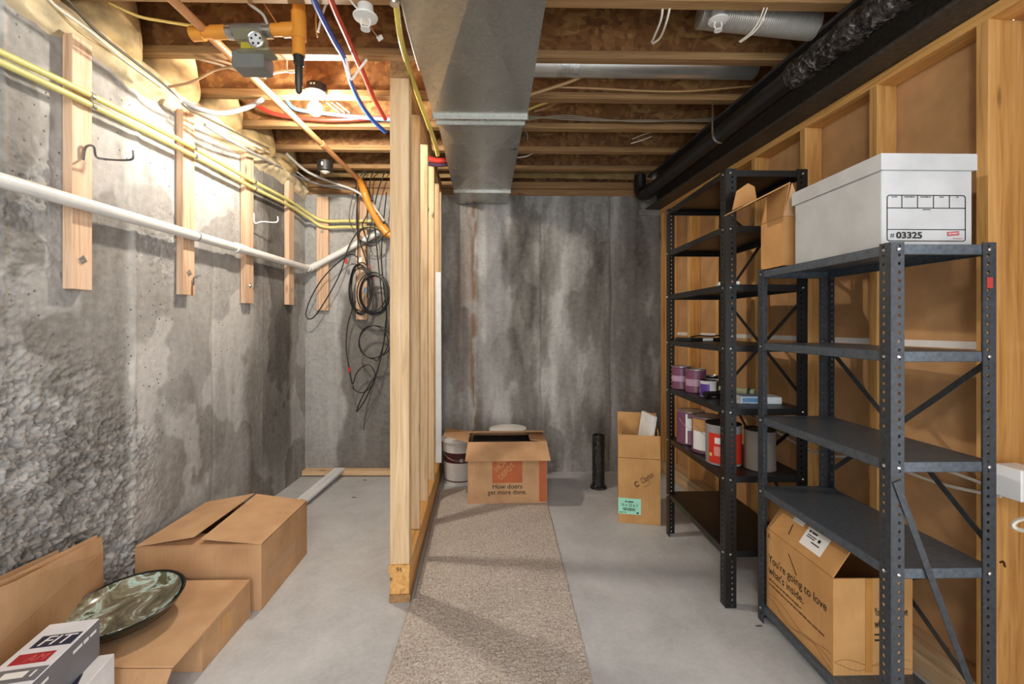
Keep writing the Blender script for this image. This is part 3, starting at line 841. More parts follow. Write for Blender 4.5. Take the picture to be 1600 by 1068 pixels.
fine_print(0.1, 0.008, (0.148, -0.0002, 0.14), (1, 0, 0), (0, 0, 1), INK, sc, seed=9); fine_print(0.1, 0.008, (0.148, -0.0002, 0.12), (1, 0, 0), (0, 0, 1), INK, sc, seed=10)
MB().plate([(0.115, -0.0012, 0.01), (0.14, -0.0012, 0.01), (0.14, -0.0012, H_), (0.115, -0.0012, H_)], 0.0008).build('packing_tape', plain('brown_tape', '#b98345', 0.18), sc, local=True)
# shipping label on the slanted flap
fd = Vector((0.0635, 0, 0.092)).normalized(); fo = Vector((0.0025, D_ - 0.002, H_ + 0.002)); fn = rgt.cross(fd).normalized()
lb_ = MB(); q = lambda x, y, l=0.0026: fo + rgt * x + fd * y + fn * l
lb_.plate([q(0.19, 0.03), q(0.31, 0.03), q(0.31, 0.105), q(0.19, 0.105)], 0.0006).build('shipping_label', PAPER, sc, local=True)
MB().plate([q(0.10, 0.09), q(0.165, 0.09), q(0.165, 0.11), q(0.10, 0.11)], 0.0006).build('paper_tag', PAPER, sc, local=True)
for (x0, y0, x1, y1) in ((0.205, 0.088, 0.215, 0.097), (0.22, 0.089, 0.25, 0.096), (0.205, 0.076, 0.255, 0.080), (0.205, 0.068, 0.25, 0.072), (0.265, 0.07, 0.278, 0.083), (0.24, 0.055, 0.285, 0.060)):
    MB().plate([q(x0, y0, 0.0036), q(x1, y0, 0.0036), q(x1, y1, 0.0036), q(x0, y1, 0.0036)], 0.0003).build('print', INK, sc, local=True)
MB().bar(q(0.115, 0.075, 0.003), q(0.125, 0.03, 0.003), 0.004, 0.001, fn).build('pen_mark', INK, sc, local=True)

# -- white file storage box on top of the grey unit
fx0, fx1, fy0, fy1, fz, fh = 1.163, 1.447, 1.372, 1.785, GZ[0] + 0.001, 0.282
fbx = thing('file_box', 'white lidded file storage box numbered 03325', 'file box', ((fx0 + fx1) / 2, (fy0 + fy1) / 2, fz))
FBW = plain('file_box_white', '#b3b5b6', 0.5, 0, 0.4, 0.02)
MB().box((fx0, fy0, fz), (fx1, fy1, fz + fh - 0.003)).build('body', FBW, fbx, bevel=0.002)
lo = 0.008
b = MB().box((fx0 - lo, fy0 - lo, fz + fh - 0.002), (fx1 + lo, fy1 + lo, fz + fh + 0.002))
b.box((fx0 - lo, fy0 - lo, fz + fh - 0.048), (fx0 - 0.001, fy1 + lo, fz + fh - 0.002)); b.box((fx1 + 0.001, fy0 - lo, fz + fh - 0.048), (fx1 + lo, fy1 + lo, fz + fh - 0.002))
b.box((fx0 - 0.001, fy0 - lo, fz + fh - 0.048), (fx1 + 0.001, fy0 - 0.001, fz + fh - 0.002)); b.box((fx0 - 0.001, fy1 + 0.001, fz + fh - 0.048), (fx1 + 0.001, fy1 + lo, fz + fh - 0.002))
b.build('lid', FBW, fbx)
og2 = Vector((fx0, fy0 - 0.0004, fz)); rx, uz = Vector((1, 0, 0)), Vector((0, 0, 1))
def frame_lines(parent, segs, w):
    for (x0, y0, x1, y1) in segs:
        b = MB()
        if abs(x1 - x0) > abs(y1 - y0): print_rect(b, og2, rx, uz, x0 - w / 2, y0 - w / 2, x1 + w / 2, y1 + w / 2)
        else: print_rect(b, og2, rx, uz, x0 - w / 2, y0 - w / 2, x1 + w / 2, y1 + w / 2)
        b.build('printed_line', INK, parent)
L0, R0, B0, T0 = 0.017, 0.262, 0.018, 0.158
rc = 0.008
def rrect(x0, y0, x1, y1, r, w):
    pts = []
    for cx_, cy_, a0 in ((x1 - r, y1 - r, 0), (x0 + r, y1 - r, 90), (x0 + r, y0 + r, 180), (x1 - r, y0 + r, 270)):
        for k in range(5): a = R(a0 + 22.5 * k); pts.append((cx_ + r * math.cos(a), cy_ + r * math.sin(a), math.cos(a), math.sin(a)))
    n = len(pts); b = MB(); nn = Vector((0, -0.0007, 0))
    vs_ = [og2 + rx * (p[0] - p[2] * w / 2) + uz * (p[1] - p[3] * w / 2) + nn for p in pts] + [og2 + rx * (p[0] + p[2] * w / 2) + uz * (p[1] + p[3] * w / 2) + nn for p in pts]
    return b.add(vs_, [(i, (i + 1) % n, n + (i + 1) % n, n + i) for i in range(n)])
rrect(L0, B0, R0, T0, rc, 0.0028).build('printed_frame', INK, fbx)
frame_lines(fbx, [(L0, 0.119, R0, 0.119), (L0, 0.053, R0, 0.053)] + [(x, 0.119, x, T0) for x in (0.063, 0.112, 0.162, 0.212)], 0.0026)
lettering('03325', 0.027, (fx0 + 0.045, fy0 - 0.0004, fz + 0.0265), rx, uz, INK, fbx, local=False, bold=0.0009, sx=1.22)
lettering('#', 0.020, (fx0 + 0.026, fy0 - 0.0004, fz + 0.029), rx, uz, INK, fbx, local=False, sx=1.2)
for body_, xx, sxx in ((0, 0.040, 0.018), (0, 0.087, 0.032), (0, 0.137, 0.033), (0, 0.187, 0.013), (0, 0.237, 0.006)):
    fine_print(sxx, 0.0032, (fx0 + xx - sxx / 2, fy0 - 0.0004, fz + 0.1515), rx, uz, INK, fbx, local=False, seed=int(xx * 1000))
fine_print(0.024, 0.0032, (fx0 + 0.128, fy0 - 0.0004, fz + 0.1125), rx, uz, INK, fbx, local=False, seed=2)
b = MB().plate([(fx0 + 0.205, fy0 - 0.0008, fz + 0.033), (fx0 + 0.243, fy0 - 0.0008, fz + 0.036), (fx0 + 0.242, fy0 - 0.0008, fz + 0.049), (fx0 + 0.204, fy0 - 0.0008, fz + 0.046)], 0.0004)
b.build('logo_patch', plain('logo_red', '#a5545a', 0.5), fbx)
fine_print(0.031, 0.005, (fx0 + 0.208, fy0 - 0.0011, fz + 0.0378), (1, 0, 0.08), uz, plain('logo_pink', '#d2a5a6', 0.5), fbx, local=False, seed=3)
fine_print(0.032, 0.0025, (fx0 + 0.222, fy0 - 0.0004, fz + 0.0245), rx, uz, MATS['logo_red'], fbx, local=False, seed=12)

# -- narrow carton standing behind the file box
nc = thing('carton', 'narrow open carton with bent flaps behind the white file box', 'cardboard box', (1.28, 1.93, GZ[0] + 0.0005))
z0 = GZ[0] + 0.0005
b = MB(); x0, x1, ya, yb, h_ = 1.150, 1.40, 1.84, 2.0, 0.205
b.box((x0, ya, z0), (x1, yb, z0 + 0.005)); b.box((x0, ya, z0), (x0 + CT, yb, z0 + h_)); b.box((x1 - CT, ya, z0), (x1, yb, z0 + h_))
b.box((x0 + CT, ya, z0), (x1 - CT, ya + CT, z0 + h_)); b.box((x0 + CT, yb - CT, z0), (x1 - CT, yb, z0 + h_)); b.build('body', CARD3, nc)
zt = z0 + h_
MB().poly([(x0 + 0.002, ya + 0.002, zt + 0.002), (x0 + 0.085, ya + 0.002, zt + 0.002), (x0 + 0.03, ya - 0.01, zt + 0.135)], 0.004).build('flap', CARD2, nc)
MB().plate([(x0 + 0.03, ya, zt + 0.14), (x0 + 0.03, yb, zt + 0.14), (0.985, yb, zt + 0.04), (0.985, ya, zt + 0.04)], 0.004).build('flap', CARD3, nc)
MB().plate([(x0 + 0.0025, ya + 0.002, zt + 0.002), (x0 + 0.0025, yb - 0.002, zt + 0.002), (x0 + 0.028, yb - 0.002, zt + 0.137), (x0 + 0.028, ya + 0.002, zt + 0.137)], 0.004).build('flap', CARD3, nc)
MB().poly([(1.02, yb, zt + 0.065), (1.13, yb, zt + 0.115), (1.12, yb, zt + 0.17), (1.09, yb, zt + 0.185), (1.04, yb, zt + 0.15)], 0.004).build('flap', CARD3, nc)
MB().poly([(x0 + 0.095, ya + 0.003, zt + 0.002), (x1 - 0.003, ya + 0.003, zt + 0.002), (x1 - 0.02, ya - 0.03, zt + 0.05), (x0 + 0.12, ya - 0.03, zt + 0.05)], 0.004).build('flap', CARD, nc)
MB().lathe((x0 + 0.037, ya - 0.0075, zt + 0.06), [(0.007, 0), (0.007, 0.0012)], 12, (0, -1, 0.1)).build('hole_dot', CARD2, nc)

# -- moving box with orange logo at the far wall
mvx0, mvx1, mvy0, mvy1, mvh = -0.255, 0.322, 3.318, 3.66, 0.445
mv = carton('moving_box', 'brown moving box with orange logo square at end of carpet', ((mvx0 + mvx1) / 2, (mvy0 + mvy1) / 2, 0.013), R(1.0), mvx1 - mvx0, mvy1 - mvy0, mvh,
            {'y-': (0.165, 128, -0.012), 'x-': (0.19, 78, 0.055), 'y+': (0.19, -79, 0.0), 'x+': (0.12, -86, 0.02)}, CARD)
ORG = plain('logo_orange', '#b0592a', 0.6)
mo = Vector((-(mvx1 - mvx0) / 2, -(mvy1 - mvy0) / 2 - 0.0004, 0))
def mq(x0, y0, x1, y1, mat, nm):
    b = MB(); print_rect(b, mo, rx, uz, x0, y0, x1, y1); b.build(nm, mat, mv, local=True)
mq(0.178, 0.150, 0.398, 0.37, ORG, 'logo_square')
mq(0.52, 0.01, 0.574, 0.44, ORG, 'orange_stripe')
dr, du = Vector((1, 0, 1)).normalized(), Vector((-1, 0, 1)).normalized()
CRDT = plain('stencil_tan', '#b98c58', 0.7)
for body_, sz, px, py in (('THE', 0.055, 0.235, 0.285), ('HOME', 0.062, 0.235, 0.225), ('DEPOT', 0.055, 0.262, 0.168)):
    lettering(body_, sz, mo + Vector((px - 0.02, -0.0007, py)), dr, du, CRDT, mv, bold=0.0008, sx=0.85)
lettering('How doers', 0.048, mo + Vector((0.288, 0, 0.108)), rx, uz, INK, mv, align='CENTER', bold=0.0004)
lettering('get more done.', 0.048, mo + Vector((0.288, 0, 0.066)), rx, uz, INK, mv, align='CENTER', bold=0.0004, sx=0.95)
b = MB().box((-0.26, -0.13, 0.30), (0.18, 0.15, 0.42)); 
o = b.xf(Matrix.Translation(mv.location)).build('black_block', plain('block_black', '#0f0e0e', 0.6)); tag(o, 'black block lying inside the moving box', 'case')  # plain black block filling the upper part of the moving box

# -- buckets
def bucket(name, label, c, r, h, band):
    t = thing(name, label, 'bucket', c)
    MB().lathe((0, 0, 0), [(r * 0.86, 0), (r * 0.97, h * 0.93), (r * 1.03, h * 0.93), (r * 1.03, h * 0.975), (r * 0.95, h * 0.975)], 32).build('body', plain('bucket_white', '#d8d5cf', 0.4), t, local=True, smooth=True)
    MB().lathe((0, 0, h * 0.976), [(r * 1.06, -0.012), (r * 1.06, 0.012), (r * 0.9, 0.016), (r * 0.2, 0.02)], 32).build('lid', plain('lid_white', '#eceae6', 0.35), t, local=True, smooth=True)
    if band:
        rr = lambda k: r * (0.86 + 0.11 * k / 0.93)
        MB().lathe((0, 0, 0), [(rr(.52) + .0012, h * .50), (rr(.72) + .0012, h * .72), (rr(.72), h * .72), (rr(.52), h * .5)], 32).build('label_band', plain('maroon', '#4a1b20', 0.5), t, local=True, smooth=True)
        MB().lathe((0, 0, 0), [(rr(.09) + .001, h * .085), (rr(.11) + .001, h * .11), (rr(.11), h * .11), (rr(.09), h * .085)], 32).build('label_band', MATS['maroon'], t, local=True, smooth=True)
        lettering('RE', 0.035, (0.01, -rr(.6) - 0.003, h * 0.54), rx, uz, PAPER, t, sx=0.7)
        pts = [Vector((-(r * 1.02) * math.cos(a), -(r * 1.02) * math.sin(a) * 0.9 - 0.004, h * (0.86 - 0.3 * math.sin(a)))) for a in [R(k * 18) for k in range(11)]]
        MB().tube(pts, 0.003, 6, 4).build('handle', SILVER, t, local=True, smooth=True)
    return t
bucket('paint_bucket', 'white bucket with maroon label band behind the moving box', (-0.355, 3.835, 0.0), 0.148, 0.375, True)
bucket('paint_bucket', 'white bucket whose lid shows over the moving box', (0.045, 3.88, 0.0), 0.15, 0.435, False)

# -- black pipe stub
ps = thing('pipe_stub', 'tarred black drain pipe stub rising from floor', 'pipe', (0.775, 3.66, 0))
def tar():
    m, nt, bs = newmat('tar'); v = coords(nt, (1, 1, 1)); n = noise(nt, v, 42, 5, 0.6)
    nt.links.new(ramp(nt, n, [(0.45, hexc('#141312')), (0.62, hexc('#2a2826')), (0.70, hexc('#77746e'))]), bs.inputs['Base Color'])
    bs.inputs['Roughness'].default_value = 0.3; bump(nt, bs, n, 0.9, 0.012); return m
TAR = tar()
MB().lathe((0, 0, 0), [(0.049, 0), (0.049, 0.425), (0.043, 0.428), (0.043, 0.30), (0.0, 0.30)], 24).build('pipe', TAR, ps, local=True, smooth=True)
MB().lathe((0, 0, 0), [(0.068, 0.001), (0.066, 0.014), (0.05, 0.02)], 18).build('collar', TAR, ps, local=True, smooth=True)

# -- tall filter carton
tx0, tx1, ty = 0.800, 1.070, 2.95
tc_ = carton('filter_carton', 'tall brown carton of air filters with mint green size label', ((tx0 + tx1) / 2, ty + 0.17, 0), R(-13.5), tx1 - tx0, 0.28, 0.43,
             {'y-': (0.15, -4, 0.0), 'x-': (0.20, -6, 0.01), 'x+': (0.19, -4, 0.01), 'y+': (0.25, 4, 0.0)}, CARD3)
to = Vector((-(tx1 - tx0) / 2, -0.14 - 0.0004, 0))
b = MB(); print_rect(b, to, rx, uz, 0.0, 0.06, 0.146, 0.165, 0.0006); b.build('size_label', plain('mint', '#9fe0c4', 0.6), tc_, local=True)
lettering('16 x 25 x 1', 0.026, to + Vector((0.072, -0.0006, 0.112)), rx, uz, INK, tc_, align='CENTER', bold=0.0003, sx=0.92)
fine_print(0.055, 0.009, to + Vector((0.045, -0.0006, 0.138)), rx, uz, INK, tc_, seed=14)
rb = random.Random(3); xx = 0.03; b = MB()
while xx < 0.112:
    w_ = rb.choice((0.001, 0.002, 0.003)); print_rect(b, to, rx, uz, xx, 0.082, xx + w_, 0.102, 0.0010); xx += w_ + rb.choice((0.0015, 0.0025))
b.build('barcode', INK, tc_, local=True)
b = MB(); print_rect(b, to, rx, uz, 0.118, 0.066, 0.132, 0.076, 0.001); b.build('print', INK, tc_, local=True)
fine_print(0.045, 0.005, to + Vector((0.008, -0.0006, 0.068)), rx, uz, INK, tc_, seed=15)
BRI = MATS['brown_ink']
sl, su = Vector((0.80, 0, 0.60)).normalized(), Vector((-0.60, 0, 0.80)).normalized()
lettering('Clayton', 0.052, to + Vector((0.155, 0, 0.265)), sl, su, BRI, tc_, shear=0.3, sx=0.58, bold=0.0006)
lettering('C', 0.048, to + Vector((0.115, 0, 0.238)), sl, su, BRI, tc_, shear=0.2, bold=0.0025, sx=0.8)
b = MB().bar(to + Vector((0.17, -0.0005, 0.245)), to + Vector((0.215, -0.0005, 0.278)), 0.002, 0.0006, (0, -1, 0)); b.build('print', BRI, tc_, local=True)
fp = MB().box((-0.012, -0.11, 0), (0.012, 0.09, 0.70)).xf(Matrix.Translation((0.900, 3.12, 0.011)) @ Matrix.Rotation(R(9), 4, 'Y') @ Matrix.Rotation(R(6), 4, 'Z')).build('air_filter', PAPER, bevel=0.002)
tag(fp, 'white framed air filter sticking up out of tall carton', 'air filter')

# ================================================================== CARPET RUNNER
def carpet_mat():
    m, nt, bs = newmat('carpet'); v = coords(nt, (1, 1, 1))
    n = noise(nt, v, 130, 3, 0.7); n2 = noise(nt, v, 4, 4)
    col = ramp(nt, n, [(0.33, hexc('#7a7066')), (0.47, hexc('#b6aca1')), (0.62, hexc('#d8d0c6'))])
    col = mixc(nt, 0.25, col, ramp(nt, n2, [(0.3, hexc('#a2978c')), (0.7, hexc('#cdc4b9'))]))
    nt.links.new(col, bs.inputs['Base Color']); bs.inputs['Roughness'].default_value = 0.95
    bs.inputs['Specular IOR Level'].default_value = 0.1
    bump(nt, bs, n, 0.7, 0.006); return m
def cw(a, b):
    xl = -0.425 - (b - 2.166) * math.tan(PA)
    xl = np.where(b < 2.17, -0.435 + (2.17 - b) * 0.008, xl)
    ed = (vnoise(b * 60, b * 0, 5) - 0.5) * 0.006
    x = xl + (0.334 + ed - xl) * a
    edge = np.minimum(sst(0, 0.01, a), sst(0, 0.01, 1 - a))
    z = 0.0015 + edge * (0.008 + 0.004 * vnoise(x * 160, b * 160, 3) + 0.002 * fbm(x * 6, b * 6, 2, 4))
    return x, b, z
cp = grid_mesh('carpet_runner', np.linspace(0, 1, 170), np.linspace(0.6, 3.62, 640), cw, {}, carpet_mat())
tag(cp, 'beige shag carpet strip running along the stud partition', 'carpet')

# -- white primed board on the floor
wb2 = thing('primed_board', 'white primed board lying on floor beside the long carton', 'board', (-1.35, 3.3, 0))
a0, a1 = Vector((-1.30, 2.62, 0.012)), Vector((-1.43, 3.955, 0.062))
a0 = Vector((-1.50, 2.65, 0.012)); a1 = Vector((-1.41, 3.99, 0.064))
MB().bar(a0, a1, 0.088, 0.019).build('plank', wood('y', 'white'), wb2)
d_ = (a1 - a0).normalized(); r_ = d_.cross(Vector((0, 0, 1))).normalized()
mk = a0 + d_ * 0.66 + Vector((0, 0, 0.0102)); b = MB()
for k in range(10):
    t0, t1 = 2 * math.pi * k / 10, 2 * math.pi * (k + 0.7) / 10
    P_ = lambda t, s: mk + d_ * math.cos(t) * 0.03 * s + r_ * math.sin(t) * 0.022 * s
    b.add([P_(t0, 0.8), P_(t1, 0.8), P_(t1, 1.0), P_(t0, 1.0)], [(0, 1, 2, 3)])
b.build('stamp', INK, wb2)
# ================================================================== THINGS ON THE BLACK SHELVES
MAUVE = plain('mauve_label', '#6d3f58', 0.4); LILAC = plain('lilac_label', '#a98aa0', 0.4); BAND = plain('purple_label', '#5b3a93', 0.4)
METL = plain('can_metal', '#b5b6b8', 0.3, 0.8); DARKC = plain('dark_plastic', '#191919', 0.4)
def can(name, label, x, y, z, r, h, body, lidm=METL, extras=(), handle=False, group=None):
    t = thing(name, label, 'paint can', (x, y, z + 0.0006), 0, group)
    MB().lathe((0, 0, 0), [(r * 0.98, 0), (r * 1.02, 0.004), (r, 0.008), (r, h - 0.008), (r * 1.03, h - 0.006), (r * 1.03, h)], 28).build('body', body, t, local=True, smooth=True)
    MB().lathe((0, 0, h), [(r * 1.03, 0), (r * 1.03, 0.003), (r * 0.94, 0.004), (r * 0.9, 0.0005), (r * 0.8, 0.001), (r * 0.01, 0.0015)], 28).build('lid', lidm, t, local=True, smooth=True)
    for nm, z0, z1, a0, a1, mt in extras:
        n = 14; b = MB(); vs_ = []
        for k in range(n + 1):
            a = R(a0 + (a1 - a0) * k / n)
            for zz, rr in ((z0, r + 0.0012), (z1, r + 0.0012)):
                vs_.append(Vector((rr * math.cos(a), rr * math.sin(a), zz * h)))
        b.add(vs_, [(2 * k, 2 * k + 2, 2 * k + 3, 2 * k + 1) for k in range(n)]); b.build(nm, mt, t, local=True, smooth=True)
    if handle:
        pts = [Vector(((r + 0.006) * math.cos(a), (r + 0.006) * math.sin(a), h * (0.80 - 0.34 * math.sin(math.pi * k / 12)))) for k, a in enumerate([R(200 + k * 11) for k in range(13)])]
        MB().tube(pts, 0.002, 6, 3).build('handle', METL, t, local=True, smooth=True)
    return t
def on(u, v, z):   # point on a shelf of height z seen at the pixel
    return atZ(u, v, z)
s5, s6, s4, s3 = BZ[4], BZ[5], BZ[3], BZ[2]
FA = (170, 330)
can('paint_can', 'mauve quart paint can, farthest on upper can shelf', 1.10, 2.775, s5, 0.056, 0.135, MAUVE, METL, [('label_band', .35, .6, *FA, LILAC)])
can('paint_can', 'mauve quart paint can with lilac band, second from corner', 1.125, 2.625, s5, 0.056, 0.13, MAUVE, METL, [('label_band', .3, .6, *FA, LILAC), ('price_tag', .06, .22, 268, 295, PAPER)])
can('paint_can', 'small black can standing behind the mauve cans', 1.235, 2.66, s5, 0.036, 0.09, DARKC, METL, [('label_band', .7, .85, *FA, PAPER)])
can('paint_can', 'small white can with purple label and black lid', 1.13, 2.475, s5, 0.042, 0.085, plain('can_white', '#d6d4d8', 0.4), DARKC, [('label_band', .05, .8, 175, 255, BAND)])
o = MB().tube([(1.085, 2.415, s5 + 0.018), (1.27, 2.50, s5 + 0.018)], 0.016, 14, 2, False).build('roller_tube', DARKC, smooth=True); tag(o, 'black tube lying before the small cans', 'tube')
t = thing('paint_roller', 'rolled green and cream paint roller behind black tube', 'paint roller', (1.25, 2.46, s5))
MB().tube([(1.235, 2.56, s5 + 0.024), (1.36, 2.42, s5 + 0.024)], 0.022, 14, 2, False).build('sleeve', plain('cream_nap', '#a9ab8a', 0.8), t, smooth=True)
for q in (0.15, 0.85):
    c0 = Vector((1.235, 2.56, s5 + 0.024)).lerp(Vector((1.36, 2.42, s5 + 0.024)), q); dd = Vector((0.125, -0.14, 0)).normalized()
    MB().cyl(c0 - dd * 0.008, c0 + dd * 0.008, 0.0235, None, 14).build('stripe', plain('dark_green', '#123b2c', 0.5), t)
def flatpack(name, label, c, s, rz, mat, cat, bands=()):
    t = thing(name, label, cat, c, rz)
    MB().box((-s[0] / 2, -s[1] / 2, 0.0005), (s[0] / 2, s[1] / 2, s[2])).build('body', mat, t, local=True, bevel=0.003)
    for (x0, y0, x1, y1, m_) in bands:
        MB().plate([(x0, y0, s[2] + 0.0006), (x1, y0, s[2] + 0.0006), (x1, y1, s[2] + 0.0006), (x0, y1, s[2] + 0.0006)], 0.0006).build('print', m_, t, local=True)
    return t
flatpack('paint_tray', 'black plastic tray with white sticker on black shelf', (1.16, 2.68, s4), (0.20, 0.16, 0.02), R(10), DARKC, 'tray')
tt = bpy.data.objects[-1] if False else None
trp = [o_ for o_ in bpy.data.objects if o_.name.startswith('paint_tray')][0]
b = MB().box((-0.02, -0.0815, 0.004), (0.045, -0.0803, 0.019)).build('sticker', PAPER, trp, local=True)
MB().tube([(-0.10, -0.08, 0.024), (-0.05, -0.085, 0.034), (0.03, -0.085, 0.03), (0.09, -0.08, 0.036)], 0.004, 8, 6).build('rim', DARKC, trp, local=True, smooth=True)
flatpack('paper_slip', 'small white paper slip on shelf before the roller', (1.19, 2.27, s5), (0.07, 0.09, 0.006), R(20), plain('slip', '#c9d3da', 0.5), 'paper')
fp_ = flatpack('plastic_package', 'blue and white plastic package lying on black shelf', (1.285, 2.27, s5), (0.19, 0.11, 0.035), R(-8), plain('pack_white', '#d5dde4', 0.25), 'package',
         [(-0.09, -0.05, 0.02, 0.045, plain('pack_blue', '#5f93c4', 0.3))])
MB().plate([(-0.09, -0.0556, 0.008), (0.03, -0.0556, 0.008), (0.02, -0.0556, 0.03), (-0.09, -0.0556, 0.03)], 0.0006).build('print', MATS['pack_blue'], fp_, local=True)
flatpack('cloth_bundle', 'small folded white cloth on higher black shelf', (1.10, 2.20, s3), (0.09, 0.13, 0.018), R(-20), PAPER, 'cloth')
# big cans on the lower shelf
can('paint_can', 'purple gallon paint can with white spill, farthest on lower can shelf', 1.125, 2.70, s6, 0.078, 0.19, MAUVE, METL,
    [('label_band', .45, .82, 235, 290, PAPER), ('price_tag', .08, .2, 285, 303, PAPER), ('paint_drip', .05, .95, 228, 236, PAPER)], True)
can('paint_can', 'gallon paint can with brown top and white label in middle', 1.14, 2.505, s6, 0.082, 0.195, MAUVE, METL,
    [('label_band', .62, .96, 180, 290, CARD3), ('label_band', .1, .62, 185, 285, PAPER)], True)
rc_ = can('paint_can', 'grey and red metal can nearest the black front post', 1.128, 2.30, s6, 0.084, 0.20, plain('can_grey', '#8f8d8c', 0.4), DARKC,
    [('label_band', .06, .8, 192, 330, plain('can_red', '#c92f1c', 0.4)), ('label_text', .55, .7, 216, 236, PAPER), ('label_text', .25, .48, 214, 236, plain('can_pink', '#d98f85', 0.5)), ('label_text', .22, .3, 196, 206, plain('can_yellow', '#d8c65a', 0.5))])
can('paint_can', 'plain grey can standing behind the black front post', 1.262, 2.205, s6, 0.07, 0.19, plain('can_dull', '#6d675f', 0.6), DARKC)

# ================================================================== CEILING SERVICES
# -- rectangular sheet-metal duct
du = thing('air_duct', 'galvanized rectangular air duct hanging under the joists', 'air duct', (-0.1, 2.5, 2.38))
def duct_section(name, p0l, p0r, p1l, p1r, zb, zt, sag):
    b = MB()
    a, bb, c, d = (Vector((*p, zb)) for p in (p0l, p0r, p1r, p1l)); ctr = (a + bb + c + d) / 4 - Vector((0, 0, sag))
    up_ = Vector((0, 0, zt - zb))
    b.add([a, bb, c, d, ctr, a + up_, bb + up_, c + up_, d + up_],
          [(1, 0, 4), (2, 1, 4), (3, 2, 4), (0, 3, 4), (5, 6, 7, 8), (0, 1, 6, 5), (1, 2, 7, 6), (2, 3, 8, 7), (3, 0, 5, 8)])
    return b.build(name, GALV, du)
zd = 2.38
duct_section('sheet_section', (-0.312, 0.5), (0.164, 0.5), (-0.354, 2.33), (0.128, 2.33), zd, zd + 0.235, 0.022)
duct_section('sheet_section', (-0.342, 2.42), (0.112, 2.42), (-0.389, 3.655), (0.064, 3.655), zd + 0.004, zd + 0.235, 0.016)
duct_section('sheet_section', (-0.387, 3.665), (0.062, 3.665), (-0.40, 4.04), (0.05, 4.04), zd + 0.004, zd + 0.235, 0.0)
b = MB().box((-0.36, 2.33, zd - 0.016), (0.134, 2.345, zd + 0.236)); b.build('drive_cleat', GALV, du)
b = MB().box((-0.352, 2.345, zd - 0.002), (0.122, 2.41, zd + 0.234)); b.build('transition_band', GALV, du)
b = MB().box((-0.350, 2.408, zd - 0.012), (0.118, 2.42, zd + 0.236)); b.build('drive_cleat', GALV, du)
b = MB().box((-0.393, 3.653, zd - 0.008), (0.068, 3.668, zd + 0.236)); b.build('drive_cleat', GALV, du)
lettering('701', 0.035, (0.06, 1.53, zd - 0.0016), (1, 0, 0), (0, -1, 0), plain('stamp_grey', '#4a4a4a', 0.6), du, local=False)
fine_print(0.06, 0.012, (0.03, 2.78, zd + 0.0012), (1, 0, 0), (0, -1, 0), MATS['stamp_grey'], du, local=False, seed=16)

# -- round duct and flexible duct in the joist bays
rd = thing('round_duct', 'smooth silver round duct crossing a joist bay beside rectangular duct', 'air duct', (0.8, 2.47, 2.68))
MB().tube([(0.14, 2.50, 2.757), (1.40, 2.50, 2.757)], 0.075, 24, 2, False).build('pipe', plain('bright_duct', '#cfcfca', 0.28, 0.75), rd, smooth=True)
MB().tube([(0.30, 2.50, 2.757), (0.42, 2.50, 2.757)], 0.077, 24, 2, False).build('foil_tape', plain('foil', '#c9c9c9', 0.2, 0.9, 0.5, 0.2, 0.6, 60), rd, smooth=True)
fd_ = thing('flex_duct', 'ribbed silver flexible duct between joists above black shelf', 'air duct', (1.2, 2.0, 2.7))
f0, f1 = Vector((0.90, 2.06, 2.735)), Vector((1.43, 2.05, 2.68))
b = MB(); nr = 56; prof = []
L_ = (f1 - f0).length
for k in range(nr):
    prof += [(0.058, L_ * k / nr), (0.064, L_ * (k + 0.35) / nr), (0.064, L_ * (k + 0.6) / nr)]
b.lathe(f0, prof, 24, (f1 - f0)).build('ribbed_sleeve', plain('foil2', '#d8d6d0', 0.3, 0.6), fd_, smooth=True)

# -- sprinkler heads
def sprinkler(label, c, s=1.0, rz=0):
    t = thing('fire_sprinkler', label, 'sprinkler', c, rz)
    WS = plain('sprinkler_white', '#e4e4e0', 0.4)
    MB().lathe((0, 0, 0), [(0.010 * s, 0.09 * s), (0.030 * s, 0.088 * s), (0.032 * s, 0.05 * s), (0.048 * s, 0.046 * s), (0.046 * s, 0.040 * s), (0.014 * s, 0.036 * s)][::-1], 24).build('escutcheon', WS, t, local=True, smooth=True)
    for sx in (-1, 1):
        MB().tube([(0.013 * s * sx, 0, 0.04 * s), (0.019 * s * sx, 0, 0.02 * s), (0.010 * s * sx, 0, 0.0)], 0.0035 * s, 6, 5).build('arm', WS, t, local=True, smooth=True)
    MB().lathe((0, 0, -0.006 * s), [(0.019 * s, 0), (0.019 * s, 0.004 * s), (0.006 * s, 0.006 * s), (0.006 * s, 0.012 * s)], 18).build('deflector', WS, t, local=True, smooth=True)
    return t
p = atD(571, 44, 1.80); spk1 = sprinkler('white pendent sprinkler head beside upper left of air duct', p)
p = Vector((0.945, 1.975, 2.605)); sp2 = sprinkler('white sprinkler head below the ribbed flexible duct', p, 0.9)

